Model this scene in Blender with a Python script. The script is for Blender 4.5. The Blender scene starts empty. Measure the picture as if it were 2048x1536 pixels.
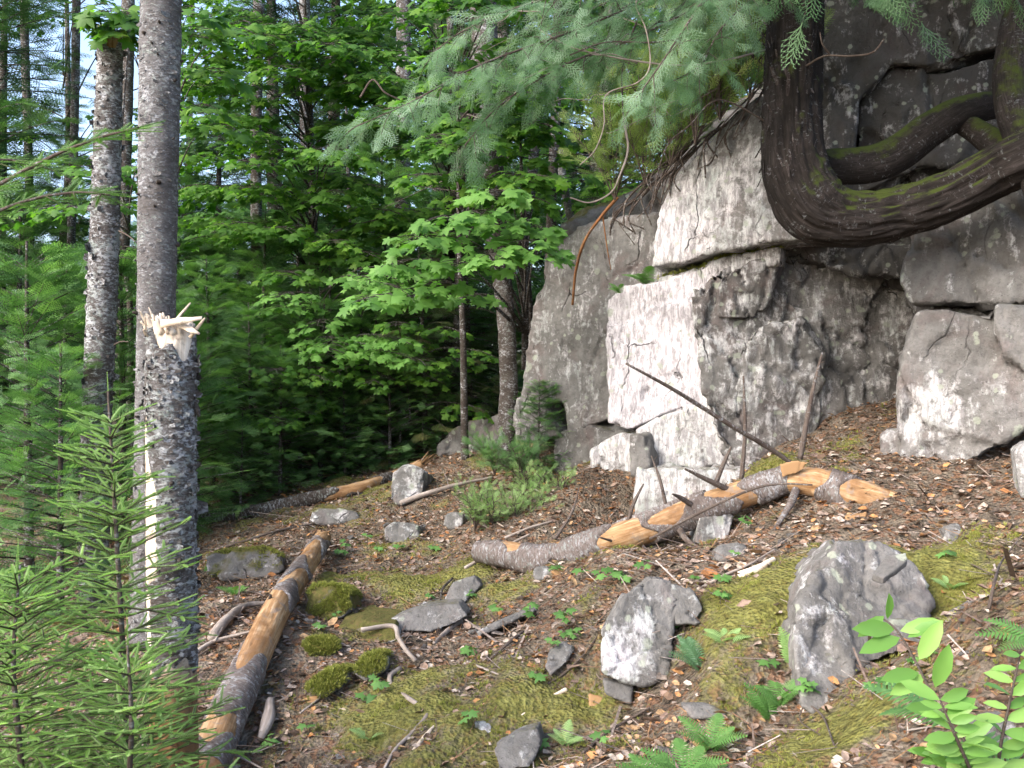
import bpy, math, random
import numpy as np
from mathutils import Vector

# ------------------------------------------------------------------ camera, sky, sun, exposure
sc = bpy.context.scene
FPX, EYE = 1900.0, 1.6          # focal length in pixels of a 2048 wide picture, eye height
camd = bpy.data.cameras.new("camera"); cam = bpy.data.objects.new("camera", camd)
sc.collection.objects.link(cam); sc.camera = cam
cam.location = (0, 0, EYE); cam.rotation_euler = (math.radians(90), 0, 0)
camd.sensor_width = 36; camd.lens = 36 * FPX / 2048; camd.clip_start = 0.05; camd.clip_end = 600
SUN_EL, SUN_AZ = 37.0, -127.0     # azimuth clockwise from +Y; the light comes from the left, a little behind the camera
world = bpy.data.worlds.new("World"); sc.world = world; world.use_nodes = True
wn = world.node_tree.nodes; wl = world.node_tree.links
sky = wn.new("ShaderNodeTexSky"); sky.sky_type = 'NISHITA'; sky.sun_disc = False
sky.sun_elevation = math.radians(SUN_EL); sky.sun_rotation = math.radians(SUN_AZ)
sky.air_density = .9; sky.dust_density = 4.0; sky.ozone_density = 1.2
bg = wn["Background"]; bg.inputs[1].default_value = 0.15
wl.new(sky.outputs[0], bg.inputs[0])
sund = bpy.data.lights.new("sun", 'SUN'); sund.energy = .85; sund.angle = math.radians(24)
sund.color = (1.0, 0.98, 0.95)
sun = bpy.data.objects.new("sun", sund); sc.collection.objects.link(sun)
_a, _e = math.radians(SUN_AZ), math.radians(SUN_EL)
_sd = Vector((math.sin(_a) * math.cos(_e), math.cos(_a) * math.cos(_e), math.sin(_e)))
sun.rotation_euler = _sd.to_track_quat('Z', 'Y').to_euler(); sun.location = _sd * 40
vs = sc.view_settings; vs.view_transform = 'Standard'; vs.look = 'None'; vs.gamma = 1; vs.exposure = 1.97
sc.cycles.max_bounces = 6; sc.cycles.diffuse_bounces = 3; sc.cycles.glossy_bounces = 2
sc.cycles.transmission_bounces = 3; sc.cycles.transparent_max_bounces = 4
sc.cycles.use_adaptive_sampling = True

# ------------------------------------------------------------------ numeric helpers
R = np.random.default_rng(7)
def A(*v): return np.array(v, float)
def P(px, py, d):
    return np.array([(px - 1024) / FPX * d, d, EYE - (py - 768) / FPX * d])
def unit(v):
    v = np.asarray(v, float); return v / (np.linalg.norm(v, axis=-1, keepdims=True) + 1e-12)
def hsh(ix, iy, iz, seed=0):
    n = (ix.astype(np.int64) * 374761393 + iy.astype(np.int64) * 668265263 + iz.astype(np.int64) * 2147483647 + seed * 1274126177) & 0xffffffff
    n = ((n ^ (n >> 13)) * 1274126177) & 0xffffffff
    n = ((n ^ (n >> 15)) * 2246822519) & 0xffffffff
    return ((n ^ (n >> 16)) & 0xffffff) / 16777216.0
def vnoise(p, seed=0):
    i = np.floor(p).astype(np.int64); f = p - i; f = f * f * (3 - 2 * f); r = 0
    for dx in (0, 1):
        for dy in (0, 1):
            for dz in (0, 1):
                w = (f[:, 0] if dx else 1 - f[:, 0]) * (f[:, 1] if dy else 1 - f[:, 1]) * (f[:, 2] if dz else 1 - f[:, 2])
                r = r + w * hsh(i[:, 0] + dx, i[:, 1] + dy, i[:, 2] + dz, seed)
    return r * 2 - 1
def fbm(p, o=4, seed=0, g=0.5):
    r = 0; a = 1; s = 0
    for k in range(o):
        r = r + a * vnoise(p * 2 ** k + 17.3 * k, seed + k); s += a; a *= g
    return r / s
def voro(p, seed=0):
    """nearest jittered lattice point: F1, F2, random scalar and the offset and tilt of the cell"""
    i = np.floor(p).astype(np.int64); n = len(p)
    f1 = np.full(n, 9.0); f2 = np.full(n, 9.0); off = np.zeros((n, 3)); cid = np.zeros((n, 3), np.int64)
    for dx in (-1, 0, 1):
        for dy in (-1, 0, 1):
            for dz in (-1, 0, 1):
                c = i + (dx, dy, dz)
                q = c + np.stack([hsh(c[:, 0], c[:, 1], c[:, 2], seed + k) for k in (1, 2, 3)], 1)
                dv = p - q; d = np.sqrt((dv ** 2).sum(1))
                m = d < f1
                f2 = np.where(m, f1, np.minimum(f2, d)); f1 = np.where(m, d, f1)
                off[m] = dv[m]; cid[m] = c[m]
    rr = hsh(cid[:, 0], cid[:, 1], cid[:, 2], seed + 9)
    tilt = np.stack([hsh(cid[:, 0], cid[:, 1], cid[:, 2], seed + k) for k in (11, 12, 13)], 1) * 2 - 1
    return f1, f2, rr, (off * tilt).sum(1)
def sstep(a, b, x):
    t = np.clip((x - a) / (b - a), 0, 1); return t * t * (3 - 2 * t)
def catmull(pts, n):
    pts = np.asarray(pts, float)
    if len(pts) == 2: return pts[0] + (pts[1] - pts[0]) * np.linspace(0, 1, n)[:, None]
    q = np.vstack([2 * pts[0] - pts[1], pts, 2 * pts[-1] - pts[-2]])
    L = np.r_[0, np.cumsum(np.linalg.norm(np.diff(pts[:, :3], axis=0), axis=1))]
    s = np.linspace(0, L[-1], n); k = np.clip(np.searchsorted(L, s, 'right') - 1, 0, len(pts) - 2)
    t = ((s - L[k]) / (L[k + 1] - L[k] + 1e-9))[:, None]
    a, b, c, d = q[k], q[k + 1], q[k + 2], q[k + 3]
    return .5 * (2 * b + (c - a) * t + (2 * a - 5 * b + 4 * c - d) * t * t + (3 * b - a - 3 * c + d) * t ** 3)

# ------------------------------------------------------------------ object helpers
COL = sc.collection
def tag(o, label=None, cat=None, group=None, kind=None):
    if label: o['label'] = label
    if cat: o['category'] = cat
    if group: o['group'] = group
    if kind: o['kind'] = kind
    return o
def thing(name, label, cat, loc, group=None):
    o = bpy.data.objects.new(name, None); COL.objects.link(o)
    o.location = [float(c) for c in loc]; o.empty_display_size = 0.2
    return tag(o, label, cat, group)
def mesh_data(name, V, faces, attrs=None, smooth=True):
    """faces: list of integer arrays, each (n,3) or (n,4)"""
    V = np.asarray(V, np.float32); me = bpy.data.meshes.new(name)
    faces = [np.asarray(f, np.int32) for f in faces if len(f)]
    nl = sum(f.size for f in faces); nf = sum(len(f) for f in faces)
    me.vertices.add(len(V)); me.vertices.foreach_set('co', V.ravel())
    me.loops.add(nl); me.loops.foreach_set('vertex_index', np.concatenate([f.ravel() for f in faces]))
    me.polygons.add(nf)
    sz = np.concatenate([np.full(len(f), f.shape[1], np.int32) for f in faces])
    me.polygons.foreach_set('loop_start', np.r_[0, np.cumsum(sz)[:-1]].astype(np.int32))
    me.update(calc_edges=True); me.validate()
    if smooth: me.polygons.foreach_set('use_smooth', np.ones(len(me.polygons), bool))
    for k, a in (attrs or {}).items():
        a = np.asarray(a, np.float32)
        if a.ndim == 2: me.attributes.new(k, 'FLOAT_VECTOR', 'POINT').data.foreach_set('vector', a.ravel())
        else: me.attributes.new(k, 'FLOAT', 'POINT').data.foreach_set('value', a)
    return me
def mk(name, V, faces, mat, parent=None, attrs=None, smooth=True, origin=None, local=False):
    """one mesh object; V in world space, kept so by moving the origin to the base"""
    V = np.asarray(V, float)
    if parent is not None: org = np.zeros(3) if local else np.array(parent.location)
    elif origin is not None: org = np.asarray(origin, float)
    else: org = A((V[:, 0].min() + V[:, 0].max()) / 2, (V[:, 1].min() + V[:, 1].max()) / 2, V[:, 2].min())
    me = mesh_data(name, V - org, faces, attrs, smooth)
    for m in (mat if isinstance(mat, (list, tuple)) else [mat]): me.materials.append(m)
    o = bpy.data.objects.new(name, me); COL.objects.link(o)
    if parent is not None: o.parent = parent
    else: o.location = [float(c) for c in org]
    return o
def copy_tree(o, parent=None):
    c = o.copy(); COL.objects.link(c)
    if parent is not None: c.parent = parent
    for ch in list(o.children): copy_tree(ch, c)
    return c
def join(parts):
    """parts: list of (V, [faces], attrs) -> one"""
    Vs, Fs, at, n = [], [], {}, 0
    keys = set().union(*[set(p[2]) for p in parts])
    for V, F, a in parts:
        Vs.append(V); Fs += [np.asarray(f) + n for f in F if len(f)]; n += len(V)
        for k in keys: at.setdefault(k, []).append(a[k] if k in a else np.zeros(len(V)))
    return np.vstack(Vs), Fs, {k: np.concatenate(v) for k, v in at.items()}

def tube(pts, rad, segs=12, n=None, noise=0.0, nscale=8.0, seed=0, cap=True, stretch=0.35, flare=None, jag=0.0):
    """tube along a curve; returns V, faces, attrs(bk = bark coordinates, s = position along)"""
    pts = np.asarray(pts, float); rad = np.atleast_1d(np.asarray(rad, float))
    if len(rad) == 1: rad = np.repeat(rad, len(pts))
    if len(rad) != len(pts): rad = np.interp(np.linspace(0, 1, len(pts)), np.linspace(0, 1, len(rad)), rad)
    n = n or max(len(pts), 4)
    C = catmull(np.c_[pts, rad], n); c, r = C[:, :3], np.maximum(C[:, 3], 1e-4)
    T = unit(np.gradient(c, axis=0)); ref = A(0, 0, 1) if abs(T[0][2]) < .9 else A(1, 0, 0)
    U = np.zeros_like(T); u = unit(np.cross(T[0], ref))
    for i in range(n):
        u = unit(u - T[i] * u.dot(T[i])); U[i] = u
    W = np.cross(T, U)
    s = np.r_[0, np.cumsum(np.linalg.norm(np.diff(c, axis=0), axis=1))]
    th = np.linspace(0, 2 * np.pi, segs, endpoint=False)
    ct, st = np.cos(th), np.sin(th)
    bk = np.stack([np.outer(r, ct), np.outer(r, st), np.repeat(s[:, None], segs, 1)], 2).reshape(-1, 3)
    rr = np.repeat(r[:, None], segs, 1).ravel()
    if noise:
        q = bk * (nscale, nscale, nscale * stretch)
        rr = rr * (1 + noise * fbm(q, 4, seed))
    rr = rr.reshape(n, segs)
    if jag:
        pass
    V = (c[:, None, :] + (U[:, None, :] * ct[None, :, None] + W[:, None, :] * st[None, :, None]) * rr[:, :, None])
    if jag:
        jj = np.abs(vnoise(np.c_[np.cos(th) * 3.3, np.sin(th) * 3.3, th * 0 + seed], seed)) + .5 * R.random(segs)
        for k, wgt in ((n - 1, 1.0), (n - 2, .5)):
            V[k] += T[k] * (jag * jj * wgt)[:, None]
    V = V.reshape(-1, 3)
    i = np.arange(n - 1)[:, None] * segs; j = np.arange(segs)[None, :]; j2 = (j + 1) % segs
    F = np.stack([i + j, i + j2, i + segs + j2, i + segs + j], 2).reshape(-1, 4)
    Fs = [F]; at = {'bk': bk, 's': np.repeat(s, segs)}
    if cap:
        V = np.vstack([V, c[0], c[-1] + (T[-1] * jag * .2 if jag else 0)]); a, b = len(V) - 2, len(V) - 1
        jj = np.arange(segs); j3 = (jj + 1) % segs; o = (n - 1) * segs
        Fs += [np.stack([np.full(segs, a), j3, jj], 1), np.stack([np.full(segs, b), o + jj, o + j3], 1)]
        at['bk'] = np.vstack([bk, [0, 0, 0], [0, 0, s[-1]]]); at['s'] = np.r_[at['s'], 0, s[-1]]
    return V, Fs, at

def frames(pos, xdir, up, scale):
    """N 3x4 matrices with local X along xdir and local Z near up"""
    X = unit(xdir); Y = unit(np.cross(up, X)); Z = np.cross(X, Y)
    s = np.asarray(scale, float)
    s = np.repeat(s[:, None], 3, 1) if s.ndim == 1 else s
    return np.concatenate([np.stack([X * s[:, 0:1], Y * s[:, 1:2], Z * s[:, 2:3]], 2), np.asarray(pos)[:, :, None]], 2)
def instance(proto, M, rnd=None):
    """merge N copies of proto (V, F(n,3|4)) placed by 3x4 matrices"""
    PV, PF = proto; n = len(M); k = len(PV)
    V = (np.einsum('nij,kj->nki', M[:, :, :3], PV) + M[:, None, :, 3]).reshape(-1, 3)
    F = (PF[None] + (np.arange(n) * k)[:, None, None]).reshape(-1, PF.shape[1])
    rnd = R.random(n) if rnd is None else rnd
    return V, [F], {'rnd': np.repeat(rnd, k)}

# ------------------------------------------------------------------ materials
class NT:
    def __init__(s, name):
        s.m = bpy.data.materials.new(name); s.m.use_nodes = True; s.t = s.m.node_tree; s.n = s.t.nodes
        s.b = s.n['Principled BSDF']; s.out = s.n['Material Output']; s.tc = None
    def l(s, a, b): s.t.links.new(a, b)
    def new(s, k): return s.n.new(k)
    def obj(s):
        if s.tc is None: s.tc = s.new('ShaderNodeTexCoord')
        return s.tc.outputs['Object']
    def attr(s, name, vec=False):
        a = s.new('ShaderNodeAttribute'); a.attribute_name = name
        return a.outputs['Vector' if vec else 'Fac']
    def mapping(s, v, scale=(1, 1, 1), rot=(0, 0, 0)):
        m = s.new('ShaderNodeMapping'); s.l(v, m.inputs[0]); m.inputs['Scale'].default_value = scale; m.inputs['Rotation'].default_value = rot
        return m.outputs[0]
    def noise(s, v, scale, det=6, rough=.6, dist=0):
        n = s.new('ShaderNodeTexNoise'); s.l(v, n.inputs['Vector']); n.inputs['Scale'].default_value = scale
        n.inputs['Detail'].default_value = det; n.inputs['Roughness'].default_value = rough; n.inputs['Distortion'].default_value = dist
        return n.outputs['Fac']
    def vor(s, v, scale, feat='F1', out='Distance', rnd=1.0):
        n = s.new('ShaderNodeTexVoronoi'); s.l(v, n.inputs['Vector']); n.inputs['Scale'].default_value = scale
        n.feature = feat; n.inputs['Randomness'].default_value = rnd
        return n.outputs[out]
    def ramp(s, f, stops, interp='LINEAR'):
        r = s.new('ShaderNodeValToRGB'); s.l(f, r.inputs[0]); e = r.color_ramp.elements; r.color_ramp.interpolation = interp
        while len(e) < len(stops): e.new(.5)
        for k, (p, c) in enumerate(stops):
            e[k].position = p; e[k].color = (c, c, c, 1) if not hasattr(c, '__len__') else (*c, 1)
        return r.outputs[0]
    def math(s, op, a, b=None, c=None, clamp=False):
        m = s.new('ShaderNodeMath'); m.operation = op; m.use_clamp = clamp
        for k, v in enumerate((a, b, c)):
            if v is None: continue
            if isinstance(v, (int, float)): m.inputs[k].default_value = v
            else: s.l(v, m.inputs[k])
        return m.outputs[0]
    def mix(s, f, a, b, mode='MIX'):
        m = s.new('ShaderNodeMix'); m.data_type = 'RGBA'; m.blend_type = mode
        for i, v in ((0, f), (6, a), (7, b)):
            if isinstance(v, (int, float)): m.inputs[i].default_value = v if i == 0 else (v, v, v, 1)
            elif isinstance(v, tuple): m.inputs[i].default_value = (*v, 1)
            else: s.l(v, m.inputs[i])
        return m.outputs[2]
    def nz(s):
        g = s.new('ShaderNodeNewGeometry'); x = s.new('ShaderNodeSeparateXYZ'); s.l(g.outputs['Normal'], x.inputs[0]); return x.outputs[2]
    def done(s, col, rough=.8, bump=None, bstr=.5, bdist=.01, spec=.3):
        for k, v in (('Base Color', col), ('Roughness', rough), ('Specular IOR Level', spec)):
            i = s.b.inputs[k]
            if isinstance(v, tuple): i.default_value = (*v, 1)
            elif isinstance(v, (int, float)): i.default_value = v
            else: s.l(v, i)
        if bump is not None:
            b = s.new('ShaderNodeBump'); b.inputs['Strength'].default_value = bstr; b.inputs['Distance'].default_value = bdist
            s.l(bump, b.inputs['Height']); s.l(b.outputs[0], s.b.inputs['Normal'])
        return s.m

def leaf_mat(name, c1, c2, c3, trans=.35, rough=.55, tcol=None):
    """leaf-to-leaf colour from the rnd attribute, light shining through thin blades"""
    n = NT(name); r = n.attr('rnd')
    c = n.ramp(r, [(0, c1), (.55, c2), (1, c3)])
    c = n.mix(n.ramp(n.noise(n.obj(), 5, 2), [(.35, 0.0), (.7, .5)]), c, c1)
    n.done(c, rough, spec=.35)
    t = n.new('ShaderNodeBsdfTranslucent'); n.l(n.mix(1.0, c, tcol or (1.25, 1.5, .7), 'MULTIPLY'), t.inputs[0])
    ms = n.new('ShaderNodeMixShader'); ms.inputs[0].default_value = trans
    n.l(n.b.outputs[0], ms.inputs[1]); n.l(t.outputs[0], ms.inputs[2]); n.l(ms.outputs[0], n.out.inputs[0])
    return n.m

def rock_mat(name, crack=1.0, dark=1.0):
    n = NT(name); o = n.obj(); L = n.attr('lich'); M = n.attr('moss')
    big = n.noise(o, 1.3, 5, .6, .4); fine = n.noise(o, 22, 8, .7); st = n.noise(n.mapping(o, (7, 7, 1.6), (0.0, .35, 0)), 2.2, 7, .65, .3)
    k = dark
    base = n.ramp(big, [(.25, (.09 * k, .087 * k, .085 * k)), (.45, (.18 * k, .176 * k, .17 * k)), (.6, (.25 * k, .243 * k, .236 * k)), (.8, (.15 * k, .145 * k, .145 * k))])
    base = n.mix(n.ramp(n.noise(o, 3.1, 6, .65, .8), [(.5, 0.0), (.66, .75)]), base, (.17 * k, .135 * k, .13 * k))
    base = n.mix(n.ramp(fine, [(.3, .55), (.62, 0.0)]), base, (.05, .047, .043))
    # crustose lichen: pale blotches with ragged rims, denser where the lichen attribute is high
    v1 = n.noise(o, 9, 9, .72, .5); v2 = n.noise(o, 34, 6, .7, .3)
    f = n.math('ADD', n.math('MULTIPLY', v1, .5), n.math('MULTIPLY', v2, .22))
    f = n.math('ADD', f, n.math('MULTIPLY', st, .38)); f = n.math('ADD', f, n.math('MULTIPLY', L, .30))
    lm = n.ramp(f, [(.63, 0.0), (.70, .75), (.82, 1.0)])
    lc = n.ramp(n.noise(o, 6, 5), [(.3, (.36, .40, .38)), (.5, (.55, .56, .56)), (.7, (.66, .63, .64))])
    lc = n.mix(n.ramp(L, [(.5, 0.0), (1, 1.0)]), lc, (.56, .54, .57))
    lc = n.mix(n.ramp(n.noise(n.mapping(o, (30, 30, 7), (0, .35, 0)), 1.5, 7, .75, .5), [(.42, .8), (.56, 0.0)]), lc, (.22, .205, .215))
    col = n.mix(lm, base, lc)
    # pale green lichen spots
    sp = n.vor(o, 11, 'SMOOTH_F1'); col = n.mix(n.ramp(n.math('ADD', sp, n.math('MULTIPLY', n.noise(o, 40, 4), .25)), [(.25, .7), (.31, 0.0)]), col, (.30, .33, .27))
    # black crust in small flecks
    col = n.mix(n.ramp(n.noise(o, 60, 4, .8), [(.3, .8), (.41, 0.0)]), col, (.03, .03, .03))
    # moss and soil held on ledges
    mz = n.math('ADD', n.math('MULTIPLY', n.nz(), .62), n.math('ADD', n.math('MULTIPLY', M, .75), n.math('MULTIPLY', n.noise(o, 7, 6, .7), .55)))
    mm = n.ramp(mz, [(.86, 0.0), (1.0, 1.0)])
    mc = n.ramp(n.noise(o, 30, 5, .7), [(.3, (.05, .045, .015)), (.5, (.09, .09, .025)), (.7, (.13, .085, .04))])
    col = n.mix(mm, col, mc)
    wv = n.new('ShaderNodeVectorMath'); wv.operation = 'MULTIPLY_ADD'; nn = n.new('ShaderNodeTexNoise'); n.l(o, nn.inputs['Vector']); nn.inputs['Scale'].default_value = 4; nn.inputs['Detail'].default_value = 5
    n.l(nn.outputs['Color'], wv.inputs[0]); wv.inputs[1].default_value = (.28, .28, .28); n.l(n.mapping(o, (1.5, 1.5, .55), (0, .5, .2)), wv.inputs[2])
    ck = n.vor(wv.outputs[0], 1.35, 'DISTANCE_TO_EDGE'); ck2 = n.vor(wv.outputs[0], 4.6, 'DISTANCE_TO_EDGE')
    ckm = n.math('MULTIPLY', n.ramp(ck, [(.0, crack), (.011, 0.0)]), n.ramp(n.noise(o, 2.3, 4), [(.52, 0.0), (.6, 1.0)])); ckm2 = n.math('MULTIPLY', n.ramp(ck2, [(.0, crack * .6), (.02, 0.0)]), n.ramp(n.noise(o, 3.1, 4), [(.6, 0.0), (.68, .7)]))
    ckm = n.math('MAXIMUM', ckm, ckm2); col = n.mix(n.math('MULTIPLY', ckm, .85), col, (.035, .032, .03))
    h = n.math('ADD', n.math('MULTIPLY', fine, .6), n.math('MULTIPLY', n.noise(o, 70, 6, .75), .35))
    h = n.math('ADD', h, n.math('MULTIPLY', st, .9)); h = n.math('ADD', h, n.math('MULTIPLY', lm, .12)); h = n.math('SUBTRACT', h, n.math('MULTIPLY', ckm, 1.2))
    return n.done(col, .9, h, .9, .02, .2)

def bark_mat(name, c_dark, c_mid, c_pale, lichen=.5, horiz=True, moss=0.0, sc_=1.0, bstr=.9, shag=False):
    n = NT(name); b = n.attr('bk', True)
    m = n.mapping(b, (14 * sc_, 14 * sc_, 42 * sc_) if horiz else (42 * sc_, 42 * sc_, 5 * sc_))
    f1 = n.noise(m, 2.4, 8, .75, .8); f2 = n.noise(n.mapping(b, (1, 1, 1.9)), 34 * sc_, 6, .72, .5); f3 = n.noise(b, 5, 4, .6, .5)
    col = n.ramp(f1, [(.3, c_dark), (.48, c_mid), (.7, c_pale)])
    col = n.mix(n.ramp(f3, [(.35, .65), (.6, 0.0)]), col, c_dark)
    f = n.math('ADD', n.math('MULTIPLY', f2, .75), n.math('MULTIPLY', f3, .3)); f = n.math('ADD', f, n.math('MULTIPLY', n.noise(n.mapping(b, (60, 60, 90)), 1, 3), .2))
    lm = n.ramp(f, [(.70 - .16 * lichen, 0.0), (.76 - .16 * lichen, 1.0)])
    lc = n.ramp(n.noise(b, 12, 4), [(.35, (.26, .30, .28)), (.6, (.46, .47, .50))])
    col = n.mix(n.math('MULTIPLY', lm, min(1, lichen + .3)), col, lc)
    if moss:
        mz = n.math('ADD', n.math('MULTIPLY', n.nz(), .35), n.noise(b, 6, 5, .7))
        col = n.mix(n.ramp(mz, [(.72 - moss * .3, 0.0), (.85 - moss * .3, 1.0)]), col, (.045, .06, .012))
    h = n.math('ADD', n.math('MULTIPLY', f1, 1.0), n.math('MULTIPLY', f2, .5)); h = n.math('ADD', h, n.math('MULTIPLY', lm, .2))
    return n.done(col, .9, h, bstr, .012 / sc_, .15)

def wood_mat(name, c1, c2, c3):
    n = NT(name); b = n.attr('bk', True); m = n.mapping(b, (30, 30, 2.2))
    f = n.noise(m, 2.0, 7, .65, .3); g = n.noise(b, 7, 5, .65, .5)
    c = n.ramp(f, [(.3, c1), (.5, c2), (.7, c3)])
    c = n.mix(n.ramp(g, [(.42, 0.0), (.62, .85)]), c, c1)
    c = n.mix(n.ramp(n.noise(b, 11, 6, .75, 1.0), [(.54, 0.0), (.62, .75)]), c, (.17, .14, .12))
    c = n.mix(n.ramp(n.noise(b, 45, 3, .7), [(.28, .8), (.36, 0.0)]), c, (.08, .05, .03))
    return n.done(c, .75, f, .6, .006, .25)

M_ROCK = rock_mat('cliff_rock'); M_ROCKD = rock_mat('dark_rock', dark=.8); M_ROCK2 = rock_mat('block_rock', .35, .85); M_ROCKDD = rock_mat('painted_shade_rock', dark=.38); M_BOULD = rock_mat('boulder_rock', 0.0, .85)  # M_ROCKDD is the same rock darkened, shade put into its colour
M_FIRBARK = bark_mat('fir_bark', (.07, .06, .055), (.145, .143, .147), (.31, .305, .325), .4)
M_SNAGBARK = bark_mat('snag_bark', (.045, .032, .025), (.11, .104, .102), (.28, .275, .285), .52)
M_CORNER = bark_mat('blotched_bark', (.03, .024, .02), (.08, .068, .06), (.17, .15, .145), .38)
M_DARKBARK = bark_mat('dark_bark', (.025, .02, .016), (.07, .058, .05), (.15, .13, .12), .35)
M_CEDBARK = bark_mat('cedar_bark', (.016, .012, .011), (.06, .047, .043), (.19, .165, .16), .2, horiz=False, moss=0.0)
M_ROOTBARK = bark_mat('root_bark', (.009, .008, .007), (.026, .021, .019), (.065, .055, .052), .02, horiz=False, moss=.3)
M_LOGBARK = bark_mat('log_bark', (.055, .042, .036), (.16, .135, .125), (.32, .28, .27), .35, sc_=1.2)
M_TWIG = bark_mat('twig_bark', (.05, .035, .03), (.12, .095, .08), (.22, .19, .17), .2, horiz=False)
M_WOOD = wood_mat('bare_wood', (.15, .075, .03), (.31, .19, .095), (.47, .36, .24))
def snag_wood():
    m = wood_mat('snag_wood', (.42, .33, .24), (.66, .58, .48), (.8, .74, .66)); t = m.node_tree; b = t.nodes['Principled BSDF']; src = b.inputs['Base Color'].links[0].from_socket
    at = t.nodes.new('ShaderNodeAttribute'); at.attribute_name = 'low'; mx = t.nodes.new('ShaderNodeMix'); mx.data_type = 'RGBA'; mx.blend_type = 'MULTIPLY'; t.links.new(at.outputs['Fac'], mx.inputs[0]); t.links.new(src, mx.inputs[6]); mx.inputs[7].default_value = (.28, .19, .11, 1); t.links.new(mx.outputs[2], b.inputs['Base Color'])
    return m
M_SNAGWOOD = snag_wood()
M_PALEWOOD = wood_mat('pale_wood', (.42, .33, .24), (.66, .58, .48), (.8, .74, .66))
M_ROTWOOD = wood_mat('rotten_wood', (.10, .04, .015), (.25, .11, .04), (.36, .20, .09))
M_GREYWOOD = wood_mat('grey_wood', (.16, .13, .11), (.30, .26, .23), (.45, .41, .38))
# ------------------------------------------------------------------ ground
GP = [(1000,1536,3.4),(1300,1536,3.0),(1600,1536,2.7),(2048,1536,2.25),(2300,1536,2.0),(600,1536,3.7),(1850,1060,4.15),(2048,1050,3.85),
 (1450,1110,4.55),(1590,1010,4.85),(1720,1010,4.6),(1285,1112,5.3),(1400,1062,5.2),(1160,990,6.2),(1060,985,7.0),(950,1130,5.6),(700,1150,5.7),(850,1110,6.1),
 (450,1350,4.3),(650,1350,4.25),(850,1350,4.1),(1000,1350,3.95),(1150,1250,4.2),(1290,1405,3.62),(1545,1370,3.3),(1640,1450,3.1),(1720,1360,3.2),(1860,1310,3.2),(1450,1300,3.5),(1900,1250,3.1),(1750,1100,3.95),
 (1150,1130,5.0),(1000,1230,4.75),(800,1250,4.9),(600,1200,5.2),(400,1180,6.0),(400,1080,7.4),(620,1040,7.3),(830,950,8.0),(1000,900,8.4),(600,940,9.5),(400,950,10),
 (60,1230,5.6),(0,1050,8),(0,960,11),(1000,850,10),(700,880,12),(200,900,14),(1480,965,5.35),(1680,905,5.35),(1765,835,5.7),(1900,1000,4.4),(2000,990,4.2),
 (2200,1000,3.9),(1780,960,4.75),(1300,1100,5.9),(1400,1055,5.7),(1200,1020,6.1)]
gp = np.array([P(*g) for g in GP])
gp = np.vstack([gp, [[-1.3,3.2,-.05],[-1.8,2.0,-.1],[0,1.8,.15],[1.2,1.2,.6],[-3,3,-.15],[-4,6,.1],[-6,9,.4],[0,0,0.02],[-3,0,-.2],[3,0,.9],[3,3,1.2],[4,5,1.6],[3,7,1.6],[2,8,1.5],[0,12,1.1],
   [-10,14,.6],[4,12,1.6],[0,20,1.1],[-12,25,.9],[12,20,1.8],[8,5,2.0],[-9,2,-.2],[0,-5,0],[1.5,6.5,1.4]]])
_K = np.sqrt(((gp[:, None, :2] - gp[None, :, :2]) ** 2).sum(2) + .09)
_n = len(gp); _S = np.zeros((_n + 1, _n + 1)); _S[:_n, :_n] = _K - .0 * np.eye(_n); _S[_n, :_n] = 1; _S[:_n, _n] = 1
_W = np.linalg.solve(_S, np.r_[gp[:, 2], 0])
def gbase(x, y):
    x = np.atleast_1d(x).astype(float); y = np.atleast_1d(y).astype(float); o = np.zeros(len(x))
    for a in range(0, len(x), 20000):
        xx = x[a:a+20000]; yy = y[a:a+20000]
        o[a:a+20000] = np.sqrt((xx[:, None] - gp[:, 0]) ** 2 + (yy[:, None] - gp[:, 1]) ** 2 + .09) @ _W[:_n] + _W[_n]
    r = np.hypot(x, y - 6); w = sstep(14, 32, r)
    return o * (1 - w) + 1.0 * w
def gz(x, y):
    x = np.atleast_1d(x).astype(float); y = np.atleast_1d(y).astype(float)
    p = np.c_[x, y, 0 * x]
    return gbase(x, y) + .075 * fbm(p * 1.7, 3, 5) + .035 * fbm(p * 6, 3, 8) + .012 * fbm(p * 22, 2, 9)
def G(x, y): return float(gz(x, y)[0])
def on(px, d, dz=0.0):
    """ground point under image column px at depth d"""
    x = (px - 1024) / FPX * d; return A(x, d, G(x, d) + dz)
def mossm(x, y):
    """where moss covers the ground: attribute and tuft density"""
    m = fbm(np.c_[x, y, 0 * x] * 1.3 + 3.1, 4, 21) * .9 - .12
    for px, py, d, r, s in [(830,1160,5.5,.42,1),(700,1140,5.7,.3,.8),(950,1130,5.5,.3,.6),(650,1215,5.0,.16,.9),(640,1290,4.6,.1,.9),(830,1340,4.1,.3,.9),(760,1440,3.8,.3,.8),(1180,1230,4.4,.2,.8),
        (1700,1440,2.9,.28,1),(1620,1500,2.75,.2,.9),(1900,1130,3.6,.45,.8),(1980,1080,3.9,.45,.8),(1480,1230,3.7,.35,.6),(1450,1180,3.9,.3,.5),(1000,1180,4.9,.4,.5),(1120,1390,3.7,.22,.7),(1160,1370,3.7,.15,.8),(900,1500,3.6,.3,.6),
        (1300,1010,5.6,.4,.5),(1530,950,5.2,.12,1.0),(1000,1290,4.2,.25,.4),(600,1060,7,.5,.5),(1450,1390,3.3,.2,.5),(720,1270,4.75,.2,.9)]:
        c = P(px, py, d); m = m + s * .8 * np.exp(-((x - c[0]) ** 2 + (y - c[1]) ** 2) / (r * r * .5))
    return m + .02 + .6 * fbm(np.c_[x, y, 0 * x] * 5.3, 3, 44)
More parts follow.
